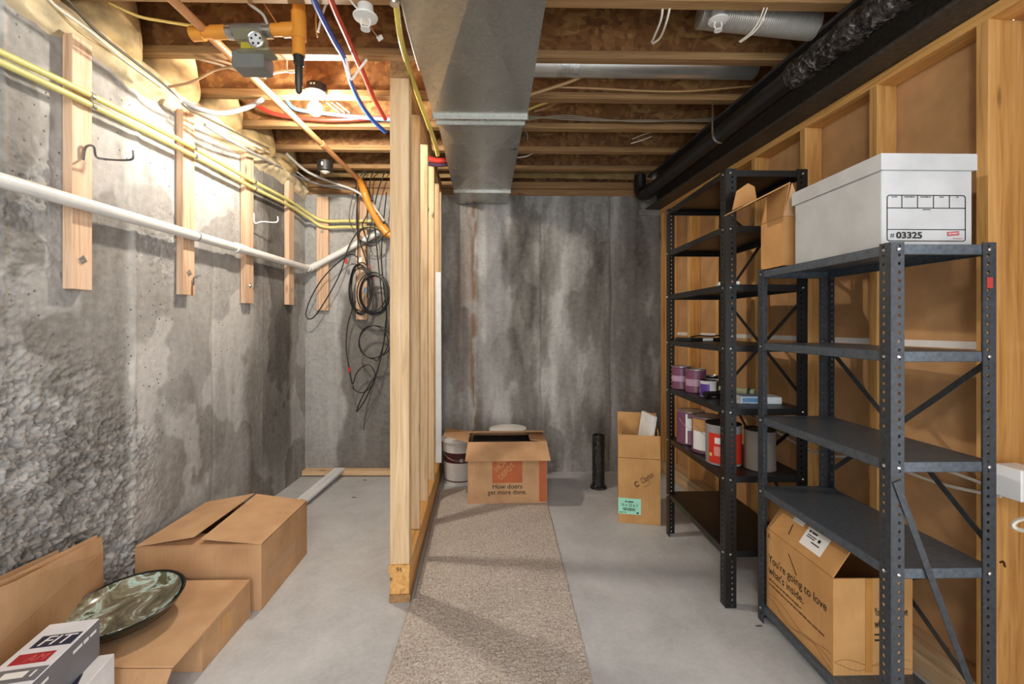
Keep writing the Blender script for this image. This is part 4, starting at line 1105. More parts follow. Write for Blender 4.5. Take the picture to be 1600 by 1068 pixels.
# -- black drain pipe beside the beam
dp = thing('drain_pipe', 'black plastic drain pipe strapped along the steel beam', 'pipe', (0, 0, 0), RWA)
xo, zc_ = RX - 0.182, 2.452
MB().tube([(xo, 0.45, zc_ + 0.03), (xo, 2.0, zc_ + 0.015), (xo, 3.75, zc_ - 0.005)], 0.050, 20, 4, False).build('pipe', ABS, dp, local=True, smooth=True)
MB().tube([(xo, 3.70, zc_ - 0.005), (xo, 3.80, zc_ - 0.006)], 0.058, 20, 2, False).build('coupling', ABS, dp, local=True, smooth=True)
MB().tube([(xo, 3.78, zc_), (xo - 0.01, 3.86, zc_), (xo - 0.02, 3.90, zc_ + 0.05), (xo - 0.02, 3.90, zc_ + 0.18)], 0.05, 20, 6).build('elbow', ABS, dp, local=True, smooth=True)
SL = 2.62
pts = [(xo - 0.055, SL, zc_ + 0.19), (xo - 0.055, SL, zc_ + 0.02)] + [(xo + 0.0535 * math.cos(a), SL, zc_ + 0.007 + 0.0535 * math.sin(a)) for a in [R(180 + 18 * k) for k in range(11)]]
b = MB()
for k in range(len(pts) - 1):
    A_, B_ = Vector(pts[k]), Vector(pts[k + 1]); h_ = Vector((0, 0.009, 0)); b.plate([A_ - h_, A_ + h_, B_ + h_, B_ - h_], 0.0015)
b.build('hanger_strap', SILVER, dp, local=True)
def plast():
    m, nt, bs = newmat('dusty_wrap'); v = coords(nt, (1, 1, 1)); n = noise(nt, v, 24, 5, 0.6, 1.5)
    nt.links.new(ramp(nt, n, [(0.42, hexc('#1a1817')), (0.58, hexc('#3a3632')), (0.68, hexc('#99938b'))]), bs.inputs['Base Color'])
    bs.inputs['Roughness'].default_value = 0.22; bump(nt, bs, n, 1.0, 0.03); return m
b = MB(); rr_ = random.Random(5)
prof = []
for k in range(22):
    prof.append((0.053 + rr_.random() * 0.012, 0.028 * k))
b.lathe((xo, 1.42, zc_ + 0.02), prof, 20, (0, 1, -0.01)).build('plastic_wrap', plast(), dp, local=True, smooth=True)

# -- white PVC line on the left wall
pv = thing('pvc_pipe', 'white plastic drain line running along left wall', 'pipe', (-1.6, 3, 1.5))
XP = -1.672; cor = Vector((XP, 3.975, 0))
A0 = atX(0, 281, XP); A1 = atX(492, 422, XP); sl_ = (A1.z - A0.z) / (A1.y - A0.y)
zz = lambda y: A0.z + sl_ * (y - A0.y)
MB().tube([(XP, 0.3, zz(0.3)), (XP, 3.98, zz(3.98))], 0.026, 18, 2, False).build('pipe', WHITEP, pv, smooth=True)
zc0 = zz(3.98); E0 = atY(601, 358, 3.985)
MB().tube([(XP, 3.98, zc0), E0], 0.027, 18, 2, False).build('pipe', WHITEP, pv, smooth=True)
MB().tube([(XP, 3.925, zz(3.925)), (XP, 3.98, zc0 + 0.002), Vector((XP, 3.98, zc0)).lerp(E0, 0.10)], 0.0325, 18, 6).build('elbow', WHITEP, pv, smooth=True)
for yy in (2.93,):
    MB().tube([(XP, yy - 0.05, zz(yy - 0.05)), (XP, yy + 0.05, zz(yy + 0.05))], 0.032, 18, 2, False).build('coupling', WHITEP, pv, smooth=True)
MB().tube([(XP, 2.52, zz(2.52)), (XP, 2.524, zz(2.524))], 0.0275, 18, 2, False).build('strap', BLACKR, pv, smooth=True)

# -- timber nailer blocks on the concrete
def nailer(label, lo, hi, nut, face):
    o = board('nailer_block', lo, hi, wood('z', 'pink'))
    tag(o, label, 'timber block', 'timber blocks bolted to the concrete')
    c = (Vector(lo) + Vector(hi)) / 2
    if nut is not None:
        if face == 'x':
            b = MB().box((-0.002, -0.014, -0.014), (0.001, 0.014, 0.014), Matrix.Rotation(R(35), 4, 'X')); b.lathe((0.001, 0, 0), [(0.007, 0), (0.007, 0.006)], 6, (1, 0, 0))
            n_ = b.build('anchor_nut', SILVER, o, local=True); n_.location = (hi[0] - c.x + 0.002, 0.0, nut - c.z)
        else:
            b = MB().box((-0.012, -0.001, -0.012), (0.012, 0.002, 0.012), Matrix.Rotation(R(35), 4, 'Y')); b.lathe((0, -0.001, 0), [(0.006, 0), (0.006, 0.006)], 6, (0, -1, 0))
            n_ = b.build('anchor_nut', SILVER, o, local=True); n_.location = (0.0, lo[1] - c.y - 0.002, nut - c.z)
    return o
for (ye, zb, nm) in ((1.925, 1.455, 'nearest of the upright timber blocks on left wall'), (2.553, 1.475, 'second upright timber block on left wall from the camera'),
                     (3.150, 1.458, 'third upright timber block on left wall from the camera'), (3.755, 1.475, 'upright timber block on left wall closest to far corner')):
    nailer(nm, (X_LEFT + 0.004, ye - 0.089, zb), (X_LEFT + 0.042, ye, Z_CONC + 0.0), zb + 0.12, 'x')
nailer('upright timber block on far wall next to the left corner', (-1.627, Y_BACK - 0.042, 1.44), (-1.525, Y_BACK - 0.005, 2.44), 2.13, 'y')
nailer('upright timber block on far wall behind the cable coils', (-1.285, Y_BACK - 0.042, 1.36), (-1.19, Y_BACK - 0.005, 2.44), 1.9, 'y')

# -- yellow gas tubing along the wall
XG = -1.682
def gas(label, vs_, zoff):
    pts = [atX(u, v, XG) for u, v in vs_]
    d0 = (pts[0] - pts[1]).normalized(); pts = [pts[0] + d0 * 0.9] + pts
    last = pts[-1]
    pts += [Vector((XG + 0.03, 3.93, last.z - 0.03)), Vector((-1.55, 3.99, last.z - 0.075 - zoff)), Vector((-1.35, 3.992, last.z - 0.075 - zoff)), Vector((-1.02, 3.992, last.z - 0.075 - zoff * 1.4))]
    t = thing('gas_tube', label, 'gas tube', (XG, 2.5, 2.2))
    MB().tube(pts, 0.0125, 12, 10).build('tube', YELLOWP, t, smooth=True)
    return t, pts
g1, gp1 = gas('upper of two yellow gas tubes clipped along left wall', [(0, 81), (140, 148), (300, 229), (395, 283), (455, 315)], 0.0)
g2, gp2 = gas('lower of two yellow gas tubes clipped along left wall', [(0, 97), (140, 163), (300, 242), (395, 293), (455, 323)], 0.012)
for t, pp in ((g1, [(143, 150), (303, 231), (397, 284), (458, 316)]), (g2, [(144, 165), (304, 244), (398, 294), (459, 324)])):
    for (u, v) in pp:
        c = atX(u, v, XG); b = MB()
        for k in range(8):
            a0_, a1_ = R(-110 + 27.5 * k), R(-110 + 27.5 * (k + 1))
            q_ = lambda a: Vector((c.x + 0.0145 * math.cos(a), c.y, c.z + 0.0145 * math.sin(a)))
            h_ = Vector((0, 0.009, 0)); b.plate([q_(a0_) - h_, q_(a0_) + h_, q_(a1_) + h_, q_(a1_) - h_], 0.0018)
        b.build('pipe_clip', SILVER, t)

# -- tan sprinkler pipe crossing the left bay
tp = thing('sprinkler_pipe', 'long tan sprinkler pipe running under the joists in left bay', 'pipe', (-1.24, 2.5, 2.55))
T0, T1 = atZ(270, 0, 2.57), atZ(562, 282, 2.57); dT = (T1 - T0).normalized()
MB().tube([T0 - dT * 1.6, T0.lerp(T1, 0.65)], 0.0185, 14, 2, False).build('pipe', TANP, tp, smooth=True)
MB().tube([T0.lerp(T1, 0.65), T1], 0.0185, 14, 2, False).build('pipe', TANP, tp, smooth=True)
MB().tube([T0.lerp(T1, 0.63), T0.lerp(T1, 0.655)], 0.0225, 14, 2, False).build('coupling', TANP, tp, smooth=True)
e0 = T1; e1 = atD(568, 296, 3.82); e2 = atD(578, 322, 3.84); e3 = atD(600, 360, 3.90)
op = thing('orange_pipe', 'orange pipe dropping down behind the cable bundle', 'pipe', (-1.15, 3.85, 2.1))
MB().tube([e0, e1, e2, e3, e3 + Vector((0.12, 0.0, -0.06))], 0.030, 16, 6).build('pipe', ORANGEP, op, smooth=True)
MB().tube([e3 + Vector((-0.02, 0, 0.03)), e3 + Vector((0.03, 0.0, -0.03))], 0.042, 16, 2, False).build('coupling', ORANGEP, op, smooth=True)
for q in (0.3, 0.6):
    c = e1.lerp(e3, q); dd = (e3 - e1).normalized(); MB().tube([c - dd * 0.003, c + dd * 0.003], 0.0315, 16, 2, False).build('band', BLACKR, op, smooth=True)

# -- orange manifold with a flow switch
DM = 1.95
om = thing('sprinkler_manifold', 'orange pipe manifold with grey flow switch below the joists', 'pipe manifold', atD(430, 60, DM))
P = lambda u, v, d=DM: atD(u, v, d)
MB().tube([P(300, 52), P(398, 48)], 0.024, 16, 2, False).build('pipe', ORANGEP, om, smooth=True)
MB().tube([P(300, 53), P(318, 52)], 0.030, 16, 2, False).build('coupling', ORANGEP, om, smooth=True)
MB().tube([P(332, 51), P(356, 50)], 0.029, 16, 2, False).build('coupling', ORANGEP, om, smooth=True)
MB().tube([P(356, 50), P(366, 50)], 0.031, 16, 2, False).build('collar', GALV, om, smooth=True)
MB().tube([P(365, 49), P(420, 48)], 0.029, 16, 2, False).build('valve_body', plain('cast_metal', '#8d8b86', 0.5, 0.6, 0.5, 0.2, 0.5, 80), om, smooth=True)
MB().tube([P(414, 48), P(426, 48)], 0.031, 16, 2, False).build('collar', GALV, om, smooth=True)
MB().tube([P(426, 47), P(462, 46)], 0.026, 16, 2, False).build('pipe', ORANGEP, om, smooth=True)
MB().tube([P(442, 47), P(462, 46)], 0.030, 16, 2, False).build('coupling', ORANGEP, om, smooth=True)
tcx = P(467, 46); top_ = Vector((tcx.x, tcx.y, 2.80)); bot_ = Vector((tcx.x, tcx.y, P(470, 88).z))
MB().tube([top_, bot_], 0.026, 16, 2, False).build('pipe', ORANGEP, om, smooth=True)
MB().tube([Vector((tcx.x, tcx.y, P(467, 20).z)), Vector((tcx.x, tcx.y, P(467, 62).z))], 0.031, 16, 2, False).build('tee', ORANGEP, om, smooth=True)
MB().lathe(Vector((tcx.x, tcx.y, P(470, 146).z)), [(0.008, 0), (0.013, 0.008), (0.013, 0.03), (0.016, 0.035), (0.016, 0.12), (0.022, 0.125), (0.022, 0.16)], 16).build('drain_spout', plain('dark_grey_metal', '#3c3b39', 0.4, 0.5), om, smooth=True)
BOXG = plain('switch_grey', '#77755f', 0.5); BOXG2 = plain('switch_grey_dark', '#6a6c68', 0.45)
A_ = P(370, 62, DM - 0.05); 
b = MB().box((A_.x, A_.y - 0.03, P(370, 78).z), (P(418, 62).x, A_.y + 0.06, P(370, 62).z)); sw = b.build('switch_housing', BOXG, om, bevel=0.003)
MB().poly([P(370, 78, DM - 0.08), P(420, 76, DM - 0.08), P(434, 92, DM - 0.02), P(396, 98, DM - 0.02)], 0.012).build('bracket', BOXG, om)
b = MB().box((P(376, 100).x, A_.y - 0.02, P(376, 118).z), (P(424, 100).x, A_.y + 0.07, P(376, 92).z)); b.build('switch_cover', BOXG2, om, bevel=0.006)
b = MB().box((P(393, 84).x, A_.y - 0.032, P(393, 93).z), (P(415, 84).x, A_.y - 0.02, P(393, 84).z)); b.build('yellow_tag', plain('tag_yellow', '#a99a2e', 0.5), om)
wc = P(399, 61, DM - 0.115); wheel = MB()
ring = [wc + Vector((0.030 * math.cos(R(k * 15)), 0.0, 0.030 * math.sin(R(k * 15)))) for k in range(25)]
MB().tube(ring, 0.004, 6, 1, False).build('gauge_rim', SILVER, om, smooth=True)
MB().cyl(wc + Vector((0, 0.012, 0)), wc + Vector((0, 0.004, 0)), 0.028, None, 24).build('gauge_face', plain('gauge_face', '#c9cbc9', 0.4), om)
for k in range(5):
    d_ = Vector((math.cos(R(90 + 72 * k)), 0, math.sin(R(90 + 72 * k)))); MB().cyl(wc + d_ * 0.018 + Vector((0, 0.006, 0)), wc + d_ * 0.018 + Vector((0, 0.001, 0)), 0.0045, None, 8).build('gauge_hole', INK, om)

# -- PEX water lines
def line(name, label, cat, pts, r, mat, n=8, sub=8, group=None, parts=None):
    o = MB().tube(pts, r, n, sub).build(name, mat, smooth=True); return tag(o, label, cat, group)
bl = line('water_line', 'blue plastic water line dropping towards the partition top', 'water line',
     [atZ(478, -30, 2.6), atZ(497, 15, 2.6), atZ(520, 60, 2.6), atD(538, 92, 2.2), atD(549, 130, 2.45), atD(563, 160, 2.65), atD(582, 187, 2.8), atD(602, 206, 2.9)], 0.0125, BLUE, 12)
rd_ = line('water_line', 'red plastic water line dropping towards the partition top', 'water line',
     [atZ(506, -30, 2.6), atZ(523, 15, 2.6), atZ(541, 55, 2.6), atD(557, 92, 2.2), atD(570, 120, 2.4), atD(585, 155, 2.6), atD(602, 186, 2.8)], 0.0125, RED, 12)
line('water_line', 'red water line crossing the bay behind the bulb', 'water line', [atD(395, 160, 2.95), atD(430, 178, 2.95), atD(500, 187, 2.95), atD(560, 186, 2.95), atD(612, 182, 2.95)], 0.0125, RED, 10)
line('water_line', 'light blue water line crossing the bay behind the bulb', 'water line', [atD(448, 157, 2.9), atD(462, 170, 2.9), atD(500, 176, 2.9), atD(560, 183, 2.9), atD(610, 187, 2.9)], 0.011, plain('pale_blue_pex', '#5b8fd0', 0.35), 10)
line('water_line', 'red water line poking past partition next to the duct', 'water line', [atD(668, 247, 3.1), atD(685, 251, 3.1), atD(705, 250, 3.1)], 0.018, RED, 10)
line('water_line', 'dark purple line lying under the short red one', 'water line', [atD(668, 255, 3.1), atD(685, 258, 3.1), atD(705, 256, 3.1)], 0.012, plain('purple_pex', '#3a2540', 0.4), 10)
wh = line('wire_hanger', 'white plastic hook holding the red and blue lines', 'hook', [atD(541, 92, 2.18), atD(545, 112, 2.18), atD(549, 124, 2.2), atD(560, 110, 2.18), atD(573, 93, 2.18)], 0.006, PAPER, 8)
# -- brass-yellow gas tubing beside the duct
line('gas_tube', 'glossy yellow gas tube hanging beside the duct edge', 'gas tube',
     [atD(610, -40, 1.70), atD(618, 0, 1.80), atD(626, 60, 1.95), atD(640, 110, 2.15), atD(655, 155, 2.3), atD(668, 190, 2.45), atD(680, 225, 2.65), atD(684, 242, 2.75)], 0.0125, plain('brass_yellow', '#d3bd5e', 0.25), 12)
line('wire', 'thin white wire following the duct edge', 'cable', [atD(624, -20, 1.70), atD(633, 30, 1.78), atD(645, 75, 1.85), atD(655, 110, 1.95)], 0.003, NMW, 6)
o = MB().lathe(atD(616, 3, 1.80) - Vector((0, 0, 0.012)), [(0.018, 0), (0.022, 0.01), (0.018, 0.024)], 14).build('tube_clip', SILVER, smooth=True); tag(o, 'metal clip on yellow gas tube at top of photo', 'clip')

# -- bare bulb in a porcelain holder
lf = thing('ceiling_bulb', 'lit bare light bulb in white porcelain holder under a joist', 'light bulb', BULB)
em = bpy.data.materials.new('bulb_glow'); em.use_nodes = True
nt = em.node_tree; nt.nodes.clear(); e_ = N(nt, 'ShaderNodeEmission'); ou = N(nt, 'ShaderNodeOutputMaterial'); nt.links.new(e_.outputs[0], ou.inputs[0])
e_.inputs[0].default_value = (1.0, 0.90, 0.76, 1)
BR = 0.040
e_.inputs[1].default_value = BULB_WATTS / (math.pi * 4 * math.pi * BR * BR) * 0.92
B = BULB
MB().lathe(B + Vector((0, 0, 0)), [(0.004, -BR)] + [(BR * math.cos(R(a)), BR * math.sin(R(a))) for a in range(-75, 50, 15)] + [(0.0165, 0.035), (0.0145, 0.045)], 24).build('bulb', em, lf, smooth=True, auto=80)
MB().lathe(B + Vector((0, 0, 0.045)), [(0.015, 0), (0.017, 0.004), (0.017, 0.02), (0.03, 0.03), (0.055, 0.036), (0.058, 0.046), (0.05, 0.05)], 28).build('porcelain_base', plain('porcelain', '#e9e9e6', 0.25), lf, smooth=True)
MB().lathe(B + Vector((0.008, 0, 0.0955)), [(0.052, 0), (0.056, 0.004), (0.056, 0.04)], 8).build('junction_box', BLACKR, lf)
fine_print(0.03, 0.010, B + Vector((-0.006, -0.0535, 0.112)), (1, 0, 0), (0, 0, 1), PAPER, lf, local=False, seed=17)
# -- black smoke detector shape under the far joist
sd = thing('junction_box', 'round black electrical box under a far joist in left bay', 'junction box', atD(508, 268, 3.45))
c = sd.location.copy()
MB().lathe(c, [(0.040, 0), (0.056, 0.004), (0.058, 0.075), (0.05, 0.08)], 20).build('box', BLACKR, sd, smooth=True)
MB().lathe(c - Vector((0, 0, 0.018)), [(0.004, 0), (0.022, 0.008), (0.036, 0.017)], 9).build('frayed_wires', plain('wire_ends', '#c9c6bd', 0.6), sd)
b = MB().box(c + Vector((-0.006, -0.0595, 0.03)), c + Vector((0.006, -0.057, 0.055))); b.build('mark', NMW, sd)

# ================================================================== FOAM AND INSULATION
def foam_strip(name, label):
    A = np.linspace(0.9, 4.04, 260); Bv = np.linspace(0, 1, 26)
    def f(a, t):
        rad = 0.015 + 0.075 * fbm(a * 6, t * 2, 4, 200) ** 1.5 + 0.03 * vnoise(a * 24, t * 7, 210)
        x = X_LEFT - 0.002 + rad * 0.75 * np.sin(t * math.pi)
        z = Z_CONC - 0.035 - 0.08 * (fbm(a * 7, a * 0, 4, 215) - 0.5) * (1 - t) + 0.16 * t
        return x, a, z
    o = grid_mesh(name, A, Bv, f, {}, FOAM); return tag(o, label, 'insulation')
foam_strip('spray_foam', 'lumpy yellow spray foam along top of left concrete wall')
rim = MB().box((X_LEFT - 0.13, -1.8, Z_CONC), (X_LEFT - 0.10, 4.2, Z_SUB)).build('rim_board', OSB, wl)
sill = board('sill_plate', (X_LEFT - 0.11, -1.8, Z_CONC + 0.001), (X_LEFT - 0.002, 4.05, Z_CONC + 0.04), wood('y', 'dull'), wl)
FOAMD = plain('foam_amber', '#bfa678', 0.6, 0, 0.3, 0.35, 0.8, 18)
jy = [3.934 - 0.406 * i for i in range(0, 7)]
names = ['beyond the nearest visible joist', 'second bay from the camera', 'third bay from the camera', 'fourth bay from the camera', 'fifth bay from the camera', 'last bay before far wall']
k_ = 0
for i in range(5, -1, -1):
    ya, yb = jy[i] - 0.406 + 0.004, jy[i] - FL_W - 0.004
    A = np.linspace(ya, yb, 36); Bv = np.linspace(0, 1, 30)
    def f(a, t, ya=ya, yb=yb, i=i):
        w = np.clip(np.sin((a - ya) / (yb - ya) * math.pi), 0, 1) ** 0.35
        prof = (1 - t) ** 0.6
        x = X_LEFT - 0.08 + w * (0.05 + 0.13 * prof) * (0.35 + 0.65 * sst(0.0, 0.22, t)) + 0.05 * (fbm(a * 7, t * 3 + i * 7, 3, 220) - 0.5)
        z = Z_CONC + 0.03 + (Z_SUB - Z_CONC - 0.04) * t
        return x, a, z
    o = grid_mesh('foam_fill', A, Bv, f, {}, FOAMD)
    tag(o, 'amber foam filling the joist bay end over left wall, ' + names[k_], 'insulation', 'foam in the joist bay ends'); k_ += 1
A = np.linspace(-1.6, 1.33, 120); Bv = np.linspace(0, 1, 14)
o = grid_mesh('insulation_batt', A, Bv, lambda a, t: (a, Y_BACK - 0.055 + 0.12 * t + 0.025 * (fbm(a * 8, t * 3, 3, 230) - 0.5), Z_CONC + 0.127 + 0.20 * t + 0.02 * fbm(a * 6, t * 2, 2, 231)), {}, plain('batt', '#a3875a', 0.95, 0, 0.1, 0.2, 0.9, 60))
tag(o, 'tan fibreglass insulation above the far wall sill', 'insulation')

# ================================================================== CABLES
def cab(label, pts, r=0.004, mat=NMW, name='cable', sub=8, n=6, group=None):
    return line(name, label, 'cable', pts, r, mat, n, sub, group)
DC = atD
# along the top of the left wall
XW = -1.60
cab('dark cable along foam over left wall', [atX(70, -30, XW), atX(105, 0, XW), atX(150, 48, XW), atX(205, 92, XW), atX(260, 135, XW), atX(292, 168, XW), atX(330, 188, XW), atX(420, 232, XW)], 0.006, plain('dark_cable', '#4f4538', 0.6))
cab('white cable along foam over left wall', [atX(60, -20, XW), atX(90, 12, XW), atX(140, 48, XW), atX(200, 98, XW), atX(255, 137, XW), atX(290, 166, XW)], 0.0055, NMW)
cab('tan cable below the white one over left wall', [atX(62, -14, XW - .02), atX(120, 46, XW - .02), atX(190, 92, XW - .02), atX(250, 136, XW - .02)], 0.005, plain('tan_cable', '#b59c6c', 0.6))
cab('white cables sagging to the far left corner', [atX(312, 184, XW), atX(345, 205, XW), atX(400, 228, XW), DC(440, 250, 3.6), DC(490, 285, 3.8), DC(540, 292, 3.85), DC(575, 310, 3.85)], 0.006, NMW)
cab('grey cable running below the white ones to far corner', [atX(320, 195, XW), atX(370, 225, XW), DC(450, 268, 3.65), DC(500, 288, 3.8), DC(560, 300, 3.85), DC(590, 325, 3.85)], 0.008, NMG)
cab('thick white cable reaching the orange pipe', [DC(448, 240, 3.4), DC(480, 268, 3.6), DC(520, 285, 3.75), DC(555, 298, 3.82), DC(580, 318, 3.84), DC(600, 345, 3.86)], 0.010, plain('grey_white_cable', '#b9b9b6', 0.5))
cab('grey corrugated conduit sagging below a joist at left', [DC(285, 160, 2.35), DC(310, 170, 2.4), DC(345, 177, 2.5), DC(385, 168, 2.6), DC(410, 155, 2.66)], 0.014, NMG, n=12)
cab('brown cable looping from the left wall top to tan pipe', [DC(262, 136, 2.2), DC(300, 128, 2.2), DC(335, 110, 2.2), DC(365, 104, 2.2)], 0.006, plain('brown_cable', '#b08a63', 0.5))
cab('yellow cable strung across the nearest left bay', [DC(170, 4, 1.9), DC(215, 25, 1.95), DC(255, 33, 2.0), DC(300, 40, 2.05)], 0.006, NMY)
cab('white cable crossing below the flow switch', [DC(297, 89, 2.3), DC(340, 100, 2.3), DC(385, 115, 2.3), DC(415, 122, 2.3)], 0.005, NMW)
cab('second white cable crossing below the flow switch', [DC(325, 90, 2.3), DC(360, 100, 2.3), DC(400, 118, 2.32), DC(440, 112, 2.35), DC(470, 110, 2.35)], 0.0055, NMW)
cab('white cable hanging from joist by the spout', [DC(449, 90, 2.3), DC(450, 112, 2.3), DC(470, 110, 2.32)], 0.004, NMW)
cab('grey cable dropping onto the valve', [DC(380, -4, 1.9), DC(392, 8, 1.9), DC(410, 22, 1.9), DC(418, 38, 1.92)], 0.006, plain('light_grey_cable', '#a8a79e', 0.5))
cab('thin copper wire beside the valve', [DC(405, -4, 2.0), DC(418, 14, 2.0), DC(432, 36, 2.05)], 0.0025, TANP)
cab('white cable rising between blue and red lines', [DC(512, 0, 1.95), DC(504, 22, 1.98), DC(497, 50, 2.0)], 0.005, NMW)
cab('tan cable hanging left of blue line', [DC(494, 10, 2.05), DC(494, 40, 2.05), DC(496, 58, 2.05)], 0.004, plain('tan_cable2', '#b0905a', 0.5))
cab('white cable fixed above the left sprinkler head', [DC(545, -3, 1.8), DC(552, 6, 1.8), DC(560, 15, 1.8)], 0.004, NMW)
MB().poly([DC(588, 58, 1.95), DC(596, 54, 1.95), DC(599, 60, 1.95), DC(592, 65, 1.95)], 0.004).build('paper_tag', PAPER, spk1)
MB().tube([DC(577, 38, 1.80), DC(584, 50, 1.88), DC(591, 58, 1.95)], 0.0015, 6, 6).build('string', TANP, spk1)
for k, lbl in enumerate(('first', 'second', 'third')):
    cab('%s of three short white cables behind the bulb' % lbl, [DC(510 + 8 * k, 160, 2.95), DC(520 + 8 * k, 168, 2.95), DC(530 + 8 * k, 176, 2.95)], 0.004, NMW, group='cables behind the bulb')
# right-hand joist bays
cab('cream cable pair loop, left strand, near top of photo', [DC(1036, 4, 1.9), DC(1033, 30, 1.95), DC(1022, 58, 2.05), DC(1018, 66, 2.1)], 0.005, NMW)
cab('cream cable pair loop, right strand, near top of photo', [DC(1048, 4, 1.9), DC(1042, 32, 1.95), DC(1032, 58, 2.05), DC(1020, 68, 2.1)], 0.005, NMW)
cab('left thin white wire hanging before the flexible duct', [DC(1194, 12, 1.9), DC(1184, 36, 1.92), DC(1172, 52, 1.95), DC(1155, 65, 2.0)], 0.003, NMW)
cab('right thin white wire hanging before the flexible duct', [DC(1199, 12, 1.9), DC(1188, 38, 1.92), DC(1174, 54, 1.95), DC(1157, 66, 2.0)], 0.003, NMW)
cab('tan cable leaving the duct below the round duct', [DC(828, 148, 2.55), DC(860, 138, 2.55), DC(895, 126, 2.55), DC(910, 119, 2.55)], 0.009, plain('tan_cable3', '#a88452', 0.5))
cab('tan cable strung along the bay below round duct', [DC(870, 136, 2.6), DC(930, 138, 2.62), DC(1010, 142, 2.62), DC(1080, 142, 2.62), DC(1200, 132, 2.62)], 0.006, MATS['tan_cable3'])
cab('yellow cable stub beside the duct', [DC(824, 172, 2.9), DC(840, 165, 2.9), DC(856, 160, 2.9)], 0.008, NMY)
cab('olive cable stub beside the yellow one', [DC(835, 174, 2.95), DC(856, 168, 2.95), DC(870, 160, 2.95)], 0.006, MATS['tan_cable3'])
for k, (dv, lb) in enumerate(((0, 'upper'), (3, 'middle'), (6, 'lower'))):
    cab('%s of three grey cables strung along third bay' % lb, [DC(826, 187 - dv, 3.0), DC(880, 180 + dv, 3.0), DC(940, 186 + dv * 0.4, 3.02), DC(1010, 190 - dv * 0.4, 3.02), DC(1120, 184 + dv, 3.04)], 0.005, plain('dull_cable', '#8f7f6a', 0.6), group='cables strung along third bay')
cab('upper white cable end under fourth bay joist', [DC(988, 217, 3.3), DC(1003, 211, 3.3), DC(1018, 206, 3.3)], 0.004, NMW)
cab('lower white cable end under fourth bay joist', [DC(986, 224, 3.3), DC(1003, 219, 3.3), DC(1018, 213, 3.3)], 0.004, NMW)
cab('grey cable tail beside the far duct section', [DC(819, 203, 3.2), DC(824, 210, 3.2), DC(824, 218, 3.2)], 0.005, NMG)
cab('white cable beside the last duct section', [DC(808, 246, 3.6), DC(822, 244, 3.6), DC(834, 239, 3.6)], 0.005, NMW)
# on the right wall studs
def rwp(s, z, off=-0.008): return rw(RX + off, s, z)
cab('upper white cable stapled across the right studs', [rwp(1.30, 0.79), rwp(1.55, 0.80), rwp(1.78, 0.77), rwp(2.0, 0.745), rwp(2.2, 0.735), rwp(2.45, 0.76), rwp(2.58, 0.78), rwp(2.98, 0.80)], 0.0055, NMW)
cab('lower white cable stapled across the right studs', [rwp(1.30, 0.77), rwp(1.5, 0.745), rwp(1.78, 0.75), rwp(2.0, 0.70), rwp(2.2, 0.70), rwp(2.58, 0.76), rwp(2.98, 0.785)], 0.0055, NMW)
ob = thing('outlet_box', 'white outlet box nailed to the nearest right stud', 'outlet box', rw(RX - 0.004, 1.30, 0.86))
b = MB().box((RX - 0.022, 1.235, 0.775), (RX + 0.06, 1.312, 0.872)).xf(Matrix.Rotation(RWA, 4, 'Z')).build('box', WHITE, ob, bevel=0.003)
cab('white cable end hooked on the nearest right stud', [atD(1615, 808, 1.30), atD(1592, 812, 1.33), atD(1583, 820, 1.34), atD(1592, 827, 1.33), atD(1615, 829, 1.30)], 0.006, NMW)
nl = line('bent_nail', 'rusty bent nail in nearest right stud', 'nail', [atD(1563, 878, 1.42), atD(1568, 877, 1.38), atD(1570, 885, 1.36)], 0.003, plain('rust_nail', '#5a3014', 0.6), 6)

# coax coils hanging in the far left bay
YC = 3.93
def cl(u, v, y=YC): return atY(u, v, y)
def coil(cu, cv, ru, rv, turns, y, seed, tilt=0.0):
    r_ = random.Random(seed); pts = []
    n = turns * 14
    J = [(r_.uniform(-0.16, 0.14), r_.uniform(-0.12, 0.14), r_.uniform(-4, 4), r_.uniform(-4, 4)) for _ in range(turns + 2)]
    for k in range(n + 1):
        a = 2 * math.pi * k / 14 + 0.4 * seed; q = k / 14; i0 = int(q); f_ = q - i0; jj = [J[i0][m] * (1 - f_) + J[i0 + 1][m] * f_ for m in range(4)]
        du_, dv_ = ru * (1 + jj[0]) * math.cos(a) + jj[2], rv * (1 + jj[1]) * math.sin(a) + jj[3]
        pts.append(cl(cu + du_ + tilt * dv_, cv + dv_, y - 0.004 * (k % 14) / 14 * turns - 0.006 * (k // 14)))
    return pts
GC = 'black coax cables hanging in far left bay'
def coax(label, pts, r=0.0052, mat=BLACKR): return cab(label, pts, r, mat, 'coax_cable', 6, 6, GC)
coax('large upright oval coil of black coax cable', [cl(572, 268), cl(560, 300), cl(558, 360), cl(572, 408)] + coil(562, 452, 18, 38, 6, YC, 1))
coax('round coil of black coax behind the oval coil', [cl(604, 262), cl(590, 300), cl(585, 340), cl(590, 400)] + coil(584, 460, 22, 30, 6, YC - 0.03, 2))
coax('low round loop of black coax cable', [cl(604, 300), cl(596, 400), cl(604, 500)] + coil(586, 532, 24, 27, 2, YC - 0.02, 3))
coax('small loop of black coax above the white pipe', [cl(600, 258), cl(580, 275), cl(575, 330), cl(566, 352)] + coil(576, 368, 20, 14, 2, YC - 0.05, 4))
coax('long black coax loop sweeping to the left corner', [cl(560, 360), cl(545, 385), cl(530, 430), cl(505, 475), cl(488, 497), cl(478, 492), cl(486, 465), cl(508, 430), cl(545, 398), cl(562, 405)])
coax('long black coax with red tag hanging low', [cl(556, 470), cl(544, 505), cl(541, 545), cl(546, 575), cl(551, 600), cl(556, 585), cl(566, 573), cl(578, 570), cl(586, 585), cl(580, 603), cl(566, 613), cl(553, 608), cl(552, 602)])
